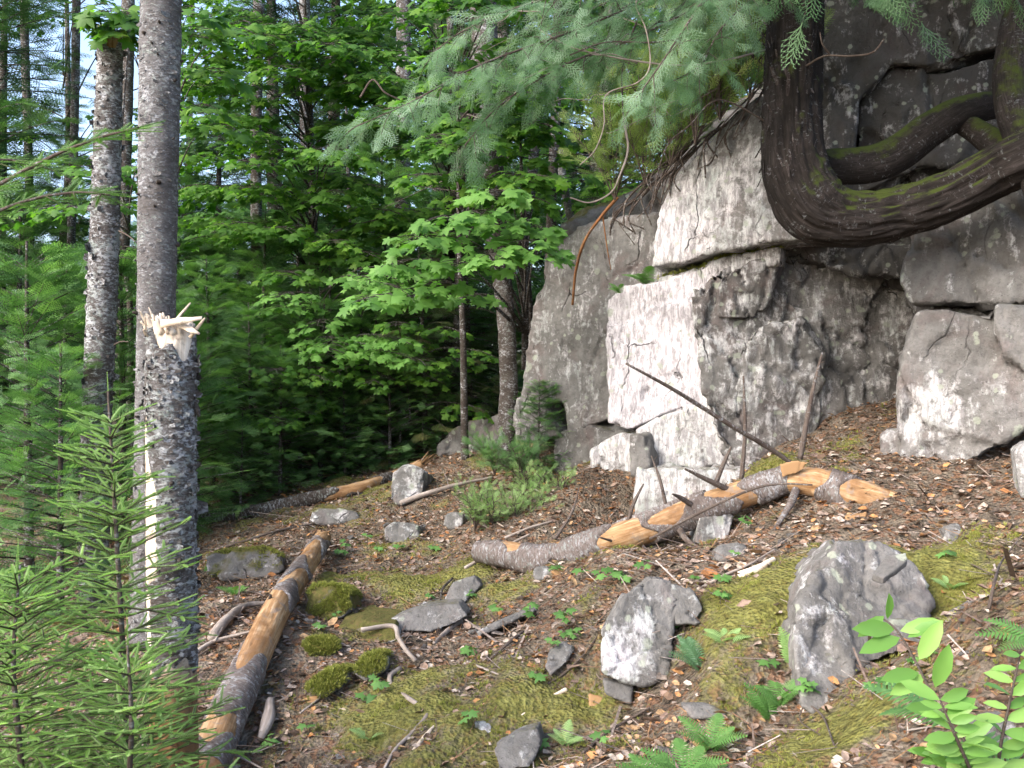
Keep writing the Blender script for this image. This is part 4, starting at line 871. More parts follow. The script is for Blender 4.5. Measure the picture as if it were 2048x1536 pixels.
tree('young', 395, 8.2, .7, 'waist-high fir right against the edge of the snapped trunk')
tree('young', 780, 8.8, .6, 'waist-high fir left of the browning hemlock by the dark rock')
tree('young', 640, 8.9, .8, 'fir leaning forward out of the shaded thicket in the middle')
tree('fir', 505, 8.5, .5, 'chest-high fir behind the dark left half of the thin straight log')
tree('fir', 715, 9.0, .5, 'chest-high fir left of the small brown-twigged hemlock')
tree('young', 480, 8.0, .42, 'knee-high fir just above the dark left part of the thin straight log')
tree('young', 690, 8.7, .45, 'knee-high fir above the orange part of the thin straight log')
tree('young', 880, 8.9, .4, 'tiny fir beside the dark rock near the cliff-corner tree')
tree('young', 600, 9.0, .8, 'knee-high fir at the edge of the slope above the thin straight log')
tree('young', 340, 7.6, .9, 'small fir between the tall fir trunk and the snapped trunk, low down')
tree('young', 60, 6.6, 1.1, 'pale green small fir at the left edge behind the near saplings')
tree('young', 120, 5.6, .75, 'low bushy fir left of the slim broken trunk, above the near saplings')
tree('young', 245, 7.4, 1.1, 'small fir between the slim broken trunk and the tall fir trunk')
tree('young', 800, 9.3, .45, 'tiny fir on the bank above the upright grey rock')
tree('young', 1075, 7.25, .38, 'dark tiny fir in the shade under the overhang at the cliff corner')
for px, d, s in [(560, 16, 1.0), (660, 18, 1.1), (880, 17, 1.15), (1010, 15, 1.0), (1180, 15, 1.2)]:
    tree('tall', px, d, s, 'tall dark spruce deep in the shaded background of the woods', group='tall spruces in the background')
for px, d, s in [(480, 11.8, .9), (610, 13, 1.1), (760, 12.6, 1.1), (350, 12, 1.0), (900, 13, 1.1), (200, 13, 1.0), (30, 10, .9), (1000, 12, 1.0), (120, 9.5, .7)]:
    tree('fir', px, d, s, 'young fir in the dense shaded thicket at the back', group='young firs in the back thicket')

# thin grey trunks standing in the wood
def trunk_only(label, pts, w, bark=M_FIRBARK, name='bare_tree', seed=0, stubs=5):
    pp = [P(*q) for q in pts]; root = thing(name, label, 'tree', pp[0]); r = [a * q[2] / 3800 for a, q in zip(w, pts)] if hasattr(w, '__len__') else [w * pts[0][2] / 3800]
    V, F, at = tube(pp, r, 28, 160, .1, 14, seed=seed, stretch=.8); mk('trunk', V, F, bark, root, {'bk': at['bk']})
    rr = np.random.default_rng(seed)
    for k in range(stubs):
        c = pp[1] + (pp[-1] - pp[1]) * rr.random(); a = rr.uniform(0, 6.28); dv = rows([math.cos(a), math.sin(a) * .5, rr.uniform(-.2, .5)])
        V, F, at = tube([c, c + dv * .3, c + dv * rr.uniform(.5, 1.1) + rows([0, 0, rr.uniform(-.25, .1)])], [.008, .005, .002], 5, 10, .2); mk('dead_branch', V, F, M_TWIG, root, at)
    return root
cornertree = trunk_only('tree with lichen-blotched bark growing against the left corner of the cliff', [(1012,930,7.7),(1014,870,7.7),(1017,760,7.7),(1012,640,7.72),(1000,520,7.8),(985,380,7.9),(975,230,8),(968,60,8.1),(960,-300,8.3)], [40,38,36,36,40,52,58,54,44], M_CORNER, 'maple_tree', 3, 3)
trunk_only('thin dark leaning trunk between the corner tree and the cliff', [(1062,700,8.2),(1058,640,8.2),(1052,560,8.2),(1048,470,8.2),(1062,380,8.2),(1075,200,8.3)], 20, M_DARKBARK, seed=4, stubs=2)
trunk_only('slim dark upright trunk rising behind the top edge of the grey buttress', [(1098,560,8.6),(1102,470,8.6),(1104,380,8.6),(1112,200,8.7),(1118,-100,8.9)], 20, M_DARKBARK, seed=5, stubs=2)
trunk_only('pale slanting dead trunk on the shoulder above the grey buttress', [(1162,500,8.8),(1140,430,8.8),(1128,370,8.8),(1118,300,8.8)], 16, M_FIRBARK, seed=6, stubs=1)
trunk_only('thin grey trunk standing between the slim broken trunk and the tall fir', [(238,1000,9),(240,800,9),(243,600,9),(248,330,9),(255,80,9.1),(262,-300,9.2)], [34,32,30,28,26,20], M_DARKBARK, seed=7)
trunk_only('pale trunk in the woods right of the brown-needled hemlock', [(800,900,12.5),(800,760,12.5),(802,600,12.6),(806,300,12.7),(808,-200,13)], 30, M_CORNER, seed=8)
trunk_only('pale trunk at the middle of the woods behind the young firs', [(618,800,13),(616,600,13),(612,350,13),(608,-100,13.3)], 22, M_CORNER, seed=9)
trunk_only('slender grey trunk near the left edge against the sky gaps', [(140,700,11),(143,450,11),(150,200,11),(155,-200,11.2)], 16, M_CORNER, seed=10, stubs=9)
trunk_only('thin grey dead tree left of the sky gaps at the top left', [(62,700,12),(58,350,12),(50,100,12),(45,-200,12.2)], 16, M_CORNER, seed=11, stubs=10)
trunk_only('dark trunk in the shade left of the corner tree', [(915,860,9.6),(912,760,9.6),(916,640,9.6),(920,480,9.7),(930,200,9.9)], 18, M_DARKBARK, seed=12, stubs=4)
trunk_only('dark slender trunk among the maple leaves at the top middle', [(520,900,11),(515,600,11),(512,300,11),(520,-100,11.2)], 22, M_DARKBARK, seed=13, stubs=3)

# ------------------------------------------------------------------ maples
def maple(label, base, top, r0, targets, size, mat, seed, nodes=7, reach=.75, leafn=1.0, face=.75, name='maple_tree', stems=True, att=None):
    r = np.random.default_rng(seed); b, t = P(*base), P(*top); root = thing(name, label, 'tree', b)
    if stems:
        mid = (b + t) / 2 + r.normal(0, .06, 3); V, F, at = tube([b - (0, 0, .2), b * .7 + t * .3, mid, t], [r0, r0 * .8, r0 * .6, r0 * .25], 14, 60, .12, 12, seed=seed); mk('trunk', V, F, M_DARKBARK, root, {'bk': at['bk']})
    LP, LX, LU, LS, W = [], [], [], [], []
    for tp_ in targets:
        q = P(*tp_[:3]); rz = tp_[3] if len(tp_) > 3 else reach
        hd = q - b; hd[2] = 0; L = np.linalg.norm(hd); hz = q[2] - .2 * L
        f = np.clip((hz - b[2]) / (t[2] - b[2]), .05, .95); s0 = b + (t - b) * f
        o = unit(hd); m = s0 * .5 + q * .5 + rows([0, 0, .12 * L])
        C = catmull([s0, m, q, q + o * rz * .45 - rows([0, 0, .12 * rz])], 30); W.append(tube(C, [.006 + .004 * L, .004, .0018], 5, 16, .1, cap=False))
        side = rows([-o[1], o[0], 0]); n0 = int(30 * max(.3, 1 - 1.15 * rz / (L + .5)))
        for j in range(nodes):
            i = int(n0 + (29 - n0) * (j + r.random() * .5) / nodes); i = min(i, 28); c = C[i]; T = unit(C[i + 1] - C[i]); tl = rz * .42 * (1.15 - .8 * j / nodes)
            for sg in (-1, 1):
                dv = unit(T * r.uniform(.4, .9) + side * sg + rows([0, 0, r.uniform(-.35, .15)])); l2 = tl * r.uniform(.5, 1.15)
                e = c + dv * l2 - rows([0, 0, .1 * l2]); W.append(tube([c, c + dv * l2 * .6, e], [.0028, .0012], 4, 5, cap=False))
                k2 = max(1, int(l2 / (size * .85) * leafn))
                for k in range(k2):
                    u = (k + 1) / k2; pc = c + (e - c) * u
                    for s2 in ((-1, 1) if k < k2 - 1 else (-1, 0, 1)):
                        x = unit(dv * (.9 if s2 == 0 else .45) + np.cross((0, 0, 1), dv) * s2 * .9 + rows([0, 0, -r.uniform(.15, .6)]))
                        LP.append(pc + r.normal(0, .015, 3)); LX.append(x); LU.append(rows([0, 0, 1]) + rows([o[0] * .4, -face, 0]) * r.uniform(.3, 1.2) + r.normal(0, .22, 3)); LS.append(size * r.uniform(.65, 1.15))
    V, F, at = instance(MAPLE, frames(LP, np.array(LX), np.array(LU), np.array(LS)), np.clip(np.repeat(.5, len(LP)) + r.normal(0, .28, len(LP)), 0, 1))
    mk('leaves', V, F, mat, root, at, smooth=False)
    V, F, at = join([(w[0], w[1], {'bk': w[2]['bk']}) for w in W]); mk('branches', V, F, M_DARKBARK, root, at)
    return len(LP)
def rt(n, x0, x1, y0, y1, d0, d1, seed, slope=0):
    r = np.random.default_rng(seed); o = []
    for k in range(n):
        x = r.uniform(x0, x1); o.append((x, r.uniform(y0, y1) + slope * (x - (x0 + x1) / 2), r.uniform(d0, d1)))
    return o
nm_ = 0
nm_ += maple('maple with bright fresh leaves hanging in front of the corner tree at the picture centre', (1052,690,7.9), (1040,250,7.6), .035, [(760,590,6.2,.55),(810,520,6.3,.6),(855,470,6.2,.6),(900,430,6.2,.6),(960,420,6.25,.6),(1000,380,6.3,.55),(930,520,6.2,.6),(990,500,6.2,.55),(1050,480,6.3,.5),(1085,500,6.3,.4),(880,560,6.4,.5),(1010,440,6.4,.5),(1070,450,6.5,.4),(830,590,6.6,.4),(950,590,6.8,.4)], .105, L_MAPLEB, 11, 5, .55, .8, 1.0)
nm_ += maple('broad maple filling the upper middle with layered mid-green leaves', (640,940,10.6), (600,-300,10.2), .07, rt(58, 370, 780, 20, 570, 8.5, 10.2, 1, .0) + rt(18, 380, 640, -100, 120, 8.3, 10, 31), .10, L_MAPLE, 12, 7, .8)
nm_ += maple('maple behind the cedar branches at the top centre, yellow-green against the light', (905,900,10.5), (880,-300,10), .08, rt(44, 640, 1060, -80, 480, 8.6, 10.4, 2), .10, L_MAPLE, 13, 7, .85)
nm_ += maple('small-leaved maple in the back above the young firs', (700,900,12.5), (690,100,12), .05, rt(20, 560, 860, 440, 660, 10.4, 11.8, 3) + rt(8, 380, 560, 380, 600, 10.5, 11.5, 8), .09, L_MAPLEB, 14, 7, .85)
nm_ += maple('maple whose sparse leafy tips hang over the slim broken trunk at the top left', (330,700,8.6), (330,-350,8), .05, [(240,30,5.7,.5),(215,20,5.6,.4),(235,60,5.7,.35),(262,35,5.8,.4),(390,60,6.5),(420,140,6.8),(400,210,7),(440,250,7),(380,20,6.5),(470,60,7)], .115, L_MAPLE, 15, 5, .55)
nm_ += maple('light green maple beyond the cliff shoulder', (1210,700,10), (1230,-200,10), .06, rt(40, 1020, 1540, -60, 400, 8.4, 10.5, 5), .10, L_MAPLE, 16, 7, .85)
nm_ += maple('thin broadleaf tree with airy foliage before the white sky at the top left', (120,850,12), (130,-200,12), .07, rt(18, -20, 330, 200, 560, 10.2, 12.5, 6) + rt(7, 40, 330, -80, 60, 10, 12.5, 9), .09, L_MAPLE, 17, 6, .8, .75)
nm_ += maple('broadleaf tree with light foliage far behind the tall fir', (380,850,14), (390,-200,14), .08, rt(22, 300, 560, 180, 560, 12, 14.5, 7), .10, L_FAR, 18, 7, 1.0)

nm_ += maple('low maple sapling with light leaves in the undergrowth below the broad maple', (650,900,9.2), (640,560,9.1), .02, rt(16, 470, 800, 520, 720, 8.2, 9.0, 41), .085, L_MAPLEB, 19, 6, .6, .8)
nm_ += maple('maple with mid-green leaves hiding the upper part of the cliff-corner tree', (930,880,8.2), (915,120,7.8), .035, rt(20, 850, 1110, 150, 400, 6.9, 7.5, 42) + rt(14, 890, 1080, -80, 170, 6.6, 7.4, 44), .10, L_MAPLE, 20, 6, .7, .85)
nm_ += maple('sparse light maple at the left between the two slim trunks', (260,800,8), (255,100,8), .03, rt(9, 60, 280, 320, 640, 7.0, 8.0, 43), .09, L_MAPLE, 22, 5, .6, .8)
nm_ += maple('knee-high maple sprouts in the undergrowth above the thin straight log', (520,960,8.9), (525,800,8.8), .012, rt(12, 410, 640, 700, 860, 8.0, 8.8, 51), .07, L_MAPLE, 23, 5, .45, .8)
nm_ += maple('low broadleaf sapling left of the cliff-corner tree above the dark rock', (800,930,9.0), (805,700,8.9), .015, rt(13, 690, 950, 640, 830, 8.2, 9.0, 52), .075, L_MAPLE, 24, 5, .5, .8)
# the closed wood beyond: nobody could count these crowns
r = np.random.default_rng(77); n_ = 11000; a = r.uniform(-.75, .75, n_); d = r.uniform(18, 30, n_); px = 1024 + np.tan(a) * FPX; z = r.uniform(.2, 17, n_); py = 768 - (z - EYE) / d * FPX
gap = sstep(520, 400, np.hypot((px - 230) / 1.0, (py - 60) * 1.1)); keep = (r.random(n_) > gap * 1.0) & (fbm(np.c_[px / 90, py / 90, d * .2], 3, 3) > -.35)
p_ = np.c_[np.tan(a) * d, d, z][keep]; k = len(p_)
V, F, at = instance(CLUSTER, frames(p_, r.normal(size=(k, 3)) * (1, 1, .2), r.normal(size=(k, 3)) * .3 + (0, 0, 1), r.uniform(.45, .9, k)), r.random(k))
tag(mk('distant_wood', V, F, L_FAR, attrs=at, origin=(0, 20, 0), smooth=False), kind='stuff')
# ------------------------------------------------------------------ the cedar with the J-shaped trunk and its hanging branches
cedar = thing('cedar_tree', 'cedar whose shaggy trunk bends in a J into the cliff, mossy limbs reaching right', 'tree', P(1600,450,4.9))
cp = [P(*q) for q in [(2110,290,4.35),(2048,318,4.4),(1990,345,4.5),(1900,392,4.6),(1800,425,4.7),(1700,440,4.75),(1630,418,4.78),(1592,352,4.8),(1582,270,4.82),(1583,170,4.85),(1588,60,4.9),(1592,-80,4.95),(1596,-400,5.0),(1600,-1000,5.1)]]
cr = [.12,.115,.112,.112,.12,.134,.162,.155,.142,.134,.132,.128,.11,.07]
V, F, at = tube(cp, cr, 110, 560, .10, 9, seed=60, cap=False, stretch=.25)
q = at['bk']; N = unit(V - catmull(np.array(cp), 560).repeat(110, 0))
V += N * (.012 * (1 - np.abs(fbm(q * (26, 26, 2.6) + .6 * fbm(q * 5, 2, 3)[:, None], 3, 61)) * 3) )[:, None] + N * (.01 * fbm(q * (50, 50, 9), 3, 62))[:, None]
split = 560 * 5 // 13
F0 = F[0]; low = F0[:, 0] < 110 * int(560 * .46)
mk('trunk', V, [F0[~low]], M_CEDBARK, cedar, {'bk': q}); mk('bent_trunk', V, [F0[low]], M_ROOTBARK, cedar, {'bk': q})
flakes(cedar, cp[7:], cr[7:], 520, .07, M_CEDBARK, 7, True, .16, .3)
for pts, r in [([P(1600,345,4.95), P(1660,335,4.95), P(1740,330,4.95), P(1800,305,4.95), P(1860,262,4.95), P(1920,228,4.95), P(1990,212,5.0), P(2060,215,5.1)], [.10,.095,.093,.096,.092,.085,.07,.06]),
               ([P(2120,420,4.2), P(2060,300,4.5), P(2025,200,4.65), P(2030,80,4.75), P(2060,-60,4.8), P(2090,-300,4.9)], [.10,.09,.085,.085,.085,.08]),
               ([P(1900,232,4.95), P(1950,262,4.9), P(2010,300,4.7), P(2070,320,4.5)], [.05,.06,.07,.07])]:
    V, F, at = tube(pts, r, 48, 160, .18, 8, seed=int(pts[0][0] * 100), stretch=.3); N = 1; mk('limb', V, F, M_ROOTBARK, cedar, {'bk': at['bk']})
def cedar_branch(pts, ln=.26, n=22, u0=.15, mat=L_CEDAR, size=.125, seed=0, root=cedar, hang=.45, w=.007, fr=6, bmat=M_TWIG, up=0.0):
    r = np.random.default_rng(seed); pp = [P(*q) for q in pts]; V, F, at = tube(pp, [w, w * .7, w * .35], 7, 40, .15, 15); W = [(V, F, {'bk': at['bk']})]
    C = catmull(np.array(pp), 60); L = np.linalg.norm(np.diff(C, axis=0), axis=1).sum(); LP, LX, LU, LS = [], [], [], []
    for j in range(n):
        u = u0 + (1 - u0) * (j + r.random() * .7) / n; i = min(58, int(u * 60)); T = unit(C[i + 1] - C[i]); side = unit(np.cross(T, (0, 0, 1))); sg = 1 if j % 2 else -1
        dv = unit(T * r.uniform(.2, 1.1) + r.normal(0, .3, 3) + side * sg * r.uniform(.3, 1.1) + rows([0, 0, up - hang * r.uniform(.2, 1)])); l = ln * (1.15 - .6 * u) * r.uniform(.6, 1.2)
        e = C[i] + dv * l + rows([0, 0, -(hang * .4 - up * .3) * l]); c2 = catmull([C[i], C[i] + dv * l * .5, e], 10); a, b, c = tube(c2, [.0026, .001], 4, 5, cap=False); W.append((a, b, {'bk': c['bk']}))
        for k in range(fr):
            v = (k + .6) / fr; pc = c2[min(9, int(v * 10))]; s2 = 1 if k % 2 else -1; pr = np.cross(dv, (0, 0, 1))
            LP.append(pc); LX.append(dv * .8 + r.normal(0, .25, 3) + pr * s2 * r.uniform(.3, 1.1) + rows([0, 0, up * .5 - hang * r.uniform(.5, 1.4)])); LU.append(rows([r.normal(0, .5), -.7, .55 + r.normal(0, .35)])); LS.append(size * r.uniform(.6, 1.15))
        LP.append(e); LX.append(dv + rows([0, 0, up * .4 - hang])); LU.append(rows([r.normal(0, .4), -.7, .5])); LS.append(size * r.uniform(.8, 1.2))
    V, F, at = instance(FROND, frames(LP, np.array(LX), np.array(LU), np.array(LS)), np.clip(r.normal(.28 + .45 * r.random(), .2, len(LP)), 0, 1))
    V2, F2, a2 = join(W); br = mk('branch', V2, F2, bmat, root, a2)
    mk('foliage', V - np.array(root.location), F, mat, br, at, smooth=False, local=True)
for k, b in enumerate([
    ([(1560,-80,4.9),(1380,-30,4.8),(1150,60,4.6),(960,130,4.4),(830,200,4.3),(720,250,4.25)], .28, 44),
    ([(1560,-140,4.9),(1300,-60,4.7),(1050,10,4.5),(930,60,4.4),(860,110,4.35)], .34, 34),
    ([(1560,-80,4.9),(1400,10,4.8),(1260,80,4.7),(1130,130,4.6),(1000,210,4.5),(930,290,4.45)], .26, 34),
    ([(1570,-200,4.8),(1450,-60,4.5),(1380,40,4.3),(1320,130,4.25),(1270,200,4.2)], .30, 28),
    ([(1570,-60,4.8),(1500,0,4.6),(1440,60,4.5),(1400,130,4.45),(1330,170,4.4)], .26, 24),
    ([(1600,-220,5.2),(1450,-120,5.3),(1300,-40,5.4),(1180,20,5.5),(1080,60,5.6)], .34, 30),
    ([(1560,-160,5.3),(1350,20,5.6),(1220,90,5.8),(1120,130,6.0)], .34, 28),
    ([(1610,-200,4.7),(1680,-90,4.5),(1740,-40,4.4),(1790,-10,4.35)], .18, 12),
    ([(1640,-300,4.6),(1800,-140,4.3),(1950,-60,4.1),(2060,-30,4.0)], .2, 14),
    ]): cedar_branch(b[0], b[1], b[2], seed=200 + k)
# upper crown of the cedar, added unseen above the picture to shade the right-hand wall
for k in range(16):
    a = -2.9 + k * .28 + R.normal(0, .1); h = R.uniform(3.6, 6.3); L = R.uniform(1.3, 2.3); b0 = P(1596, -400, 5.0); b0[2] = h
    p_ = [b0 + rows([math.cos(a), math.sin(a), 0]) * L * u + rows([0, 0, .25 * u - .5 * u * u]) for u in (0, .35, .7, 1)]
    pts = [((v[0] / v[1]) * FPX + 1024, 768 - (v[2] - EYE) / v[1] * FPX, v[1]) for v in p_]
    cedar_branch(pts, .45, 26, seed=300 + k, size=.2, fr=4)
for k in range(15):  # further unseen boughs, added in the sun's path to keep wall and trunk dark
    a = -3.0 + k * .09 + R.normal(0, .08); h = R.uniform(4.3, 6.6); L = R.uniform(1.8, 3.0); b0 = P(1596, -400, 5.0); b0[2] = h
    p_ = [b0 + rows([math.cos(a), math.sin(a), 0]) * L * u + rows([0, 0, .3 * u - .4 * u * u]) for u in (0, .35, .7, 1)]
    cedar_branch([((v[0] / v[1]) * FPX + 1024, 768 - (v[2] - EYE) / v[1] * FPX, v[1]) for v in p_], .5, 34, seed=340 + k, size=.24, fr=5)
for k, (pts, w) in enumerate([([(1290,-30,4.5),(1272,10,4.5),(1292,60,4.5),(1300,130,4.5),(1275,165,4.52),(1212,190,4.55),(1208,250,4.55),(1190,300,4.6),(1160,330,4.6)], 3.5), ([(1560,20,4.85),(1440,75,4.7),(1350,80,4.6),(1300,85,4.55),(1210,85,4.5),(1140,110,4.5)], 4.5),
        ([(1250,250,4.8),(1256,300,4.8),(1240,350,4.8),(1222,385,4.8),(1180,405,4.8),(1140,395,4.8)], 5), ([(1300,-20,4.9),(1250,110,4.9),(1245,200,4.9),(1252,280,4.85)], 5),
        ([(720,195,4.25),(745,160,4.25),(770,185,4.25),(800,200,4.28)], 4), ([(1530,100,4.85),(1450,120,4.7),(1340,130,4.6),(1160,100,4.6),(1080,60,4.6)], 4.5), ([(1545,250,4.85),(1440,200,4.8),(1380,250,4.8),(1330,300,4.85),(1300,420,4.9)], 4),
        ([(1612,132,4.72),(1650,112,4.6),(1700,112,4.5),(1745,105,4.4),(1768,78,4.35)], 5), ([(1660,110,4.58),(1645,88,4.55),(1640,65,4.55)], 4)]):
    V, F, at = tube([P(*q) for q in pts], [w * 4.6 / 3800, w * 4.6 / 6000], 7, 60, .2, 20, seed=k); mk('dead_branch', V, F, M_TWIG if k not in (0, 2, 5) else M_GREYWOOD, cedar, at)

r = np.random.default_rng(45)
for k in range(16):
    x, y, d = r.uniform(1060, 1540), r.uniform(10, 250), r.uniform(4.5, 5.2); a = r.uniform(2.4, 4.0); L_ = r.uniform(90, 230)
    q = [(x, y, d)] + [(x + math.cos(a) * L_ * u + r.normal(0, 12), y - math.sin(a) * L_ * u * .8 + r.normal(0, 12), d + r.normal(0, .04)) for u in (.3, .55, .8, 1)]
    V, F, at = tube([P(*v) for v in q], [.0035, .0012], 6, 30, .2, 20); mk('dead_branch', V, F, M_GREYWOOD if k % 2 else M_TWIG, cedar, at)
# yellow-green cedar scrub and bare roots on the shoulder of the cliff
def scrub(label, pts, n, seed, mat=L_CEDARY, size=.11, ln=.22, name='cedar_shrub', group=None, spread=.35, cat='shrub', h=.5, dirf=None):
    r = np.random.default_rng(seed); root = thing(name, label, cat, P(*pts[0]))
    for k, q in enumerate(pts):
        b = P(*q)
        for j in range(n):
            a = r.uniform(0, 6.28); e = b + rows([math.cos(a) * spread * r.random(), math.sin(a) * spread * r.random() * .6 - .1, h * r.uniform(.4, 1.1)]); m = (b + e) / 2 + (0, 0, .05)
            to = lambda v: ((v[0] / v[1]) * FPX + 1024, 768 - (v[2] - EYE) / v[1] * FPX, v[1])
            cedar_branch([to(b), to(m), to(e)], ln, 9, .1, mat, size, seed * 31 + k * 7 + j, root, .1, .005, 3, up=.35)
    return root
scrub('yellow-green cedar scrub on the upper shoulder of the cliff beside the cedar trunk', [(1500,200,5.75),(1440,240,5.9),(1390,290,6.0),(1340,330,6.2),(1460,170,6.0)], 9, 400, size=.14, ln=.3, spread=.45, h=.75)
scrub('green cedar scrub lower on the cliff shoulder, above the bare soil edge', [(1290,370,6.4),(1230,400,6.6),(1330,340,6.6),(1400,230,6.4),(1460,200,6.3)], 8, 401, L_CEDARY, size=.13, ln=.28, h=.7, spread=.45)
scrub('bright green bushy shrub at the foot of the cliff corner', [(1030,1085,6.2),(985,1075,6.2),(1080,1060,6.3),(1120,1035,6.4),(950,1060,6.2),(1055,1030,6.5)], 8, 402, L_BRIGHT, .05, .13, 'green_shrub', spread=.24, h=.32)
scrub('dark green shrub hidden in the shade under the overhang', [(1040,960,7.1),(990,950,7.2)], 6, 403, L_FIR, .08, .16, 'green_shrub', spread=.25, h=.25)
def roots(label, lines, name, cat, mat=M_TWIG):
    root = thing(name, label, cat, P(*lines[0][0][-1]))
    for k, (pts, w) in enumerate(lines):
        V, F, at = tube([P(*q) for q in pts], [w * pts[0][2] / 3800, w * pts[0][2] / 5500], 6, 40, .25, 18, seed=k); mk('root', V, F, mat, root, at)
    return root
r = np.random.default_rng(9); ln_ = []
for k in range(34):
    u = r.random() * .8; x = 1530 - 330 * u + r.normal(0, 8); y = 185 + 265 * u + r.normal(0, 10); d = 5.95 + .85 * u
    ln_.append(([(x + 25, y - 25, d), (x, y, d - .05), (x - r.uniform(10, 60), y + r.uniform(20, 60), d - .06), (x - r.uniform(0, 60), y + r.uniform(60, 110), d - .02)], r.uniform(2.5, 5)))
roots('tangle of thin bare roots along the sloping upper edge of the cliff', ln_, 'exposed_roots', 'roots')
roots('long reddish root hanging down the face of the grey buttress', [([(1235,395,6.8),(1205,430,6.8),(1170,480,6.85),(1152,540,6.95),(1145,610,7.0)], 8), ([(1205,430,6.8),(1215,500,6.85),(1222,540,6.9)], 3)], 'hanging_root', 'roots', M_ROTWOOD)
# soil ledges with needles caught on the cliff
# ------------------------------------------------------------------ ferns, seedlings and the near saplings
def fern(label, pos, dirs, size, mat=L_FERN, name='fern', group=None, seed=0, w=.3):
    root = thing(name, label, 'fern', pos); r = np.random.default_rng(seed)
    for a, el, s in dirs:
        x = rows([math.cos(a) * math.cos(el), math.sin(a) * math.cos(el), math.sin(el)]); up = rows([0, 0, 1]) - x * x[2] + rows([0, -.35, 0])
        V, F, at = instance(FERN, frames([pos], [x], [up], [size * s]), np.array([r.random()])); at['rnd'] = np.clip(at['rnd'] * 0 + r.normal(.5, .2, len(V)), 0, 1)
        mk('frond', V, F, mat, root, at, smooth=False)
    return root
def fan(n, a0, a1, el, seed=0):
    r = np.random.default_rng(seed); return [(a0 + (a1 - a0) * (k + .5) / n + r.normal(0, .1), el + r.normal(0, .15), r.uniform(.75, 1.1)) for k in range(n)]
fern('fern growing from the ledge between the white face and the slanted block', P(1295,570,6.15), fan(9, 2.2, 5.2, .35, 1), .2, seed=1)
fern('small fern tuft just left of the ledge fern on the bright face', P(1240,588,6.35), fan(6, 2.0, 5.0, .5, 2), .12, seed=2)
fern('feathery green fern at the bottom edge right of centre', hit(1370,1560,.01), fan(9, 0, 6.28, .5, 3), .17, seed=3)
fern('second feathery fern left of the bottom one, cut by the frame', hit(1310,1575,.01), fan(7, 1, 4.4, .5, 4), .13, seed=4)
fern('fern at the lower left edge of the big boulder', hit(1540,1440,.01), fan(7, .8, 3.8, .7, 5), .14, seed=5)
fern('upright cedar-like fern against the left side of the big boulder', hit(1580,1330,.01), fan(6, 1.0, 2.4, 1.1, 6), .13, L_BRIGHT, seed=6)
fern('dull green fern right below the rock beside the white-faced boulder', hit(1400,1340,.01), fan(6, 1.6, 3.6, .7, 7), .15, L_CEDAR, seed=7)
fern('dark green fern behind the leafy sapling at the lower right', P(1900,1450,2.3), [(2.5, .3, 1.0), (2.2, -.1, .9), (-.4, -.5, 1.1), (-.2, -.8, .9), (2.9, .6, .8)], .22, L_FIR, seed=8)
fern('fern arching in from the right edge above the leafy sapling', P(2075,1290,2.5), [(2.9, .15, 1.0), (3.4, .0, .8), (2.5, .4, .9)], .16, seed=9)
for k, (px, py) in enumerate([(690,1108),(735,1100),(865,1108),(1005,1112),(1110,1150),(1200,1180),(1245,1175),(1165,1165),(1290,1165),(680,1120),(995,1245),(1060,1250),(940,1320),(730,1420),(760,1400),(1130,1260),(1070,1370),(1330,1280),(1780,1390),(420,1150),(450,1140),(1490,1070),(1230,1160),(800,1105)]):
    p = hit(px, py, 0); o = thing('maple_seedling', 'tiny bright green maple seedling with a few leaves sprouting from the litter', 'seedling', p, 'maple seedlings on the forest floor'); r = np.random.default_rng(500 + k)
    h = r.uniform(.05, .11); n5 = r.integers(3, 7); V, F, at = tube([p - (0, 0, .01), p + (0, 0, h * .6), p + (r.normal(0, .01), 0, h)], [.0015, .001], 5, 6); mk('stem', V, F, M_TWIG, o, at)
    a = r.uniform(0, 6.28) + np.arange(n5) * 6.283 / n5; V, F, at = instance(MAPLE, frames(np.repeat([p + (0, 0, h)], n5, 0) - np.c_[0 * a, 0 * a, np.arange(n5) * h * .07], np.c_[np.cos(a), np.sin(a), -.15 + r.normal(0, .2, n5)], np.c_[r.normal(0, .3, n5), -.45 + 0 * a, 1 + 0 * a], r.uniform(.03, .06, n5)), r.random(n5))
    mk('leaves', V, F, L_FERN, o, at, smooth=False)
r = np.random.default_rng(88)
for k in range(46):
    px, py = r.uniform(430, 2000), r.uniform(1080, 1520); src = [o for o in COL.objects if o.name.startswith('maple_seedling')][k % 20]
    if mossm(*[np.array([v]) for v in hit(px, py)[:2]])[0] < -.25: continue
    o = copy_tree(src); p = hit(px, py, 0); o.location = p; o.rotation_euler = (0, 0, r.uniform(-.8, .8)); s = r.uniform(.5, 1.0); o.scale = (s, s, s)
for k, (px, py, s, lab) in enumerate([(1450,1290,.12,'small fern on the bank between the two boulders'),(1560,1410,.13,'fern hanging over the litter left of the big boulder foot'),(1130,1490,.10,'little fern near the bottom edge left of the bottom ferns'),(1420,1500,.15,'fern at the bottom edge, right of the feathery pair'),(740,1480,.09,'tiny fern on the moss beside the S-curved stick'),(470,1190,.12,'fern behind the leaning log beside the snapped trunk'),(1900,1180,.09,'tiny fern in the moss above the leafy sapling')]):
    fern(lab, hit(px, py, .01), fan(7, 0, 6.28, .5, 20 + k), s, L_FERN if k % 2 else L_BRIGHT, seed=20 + k)
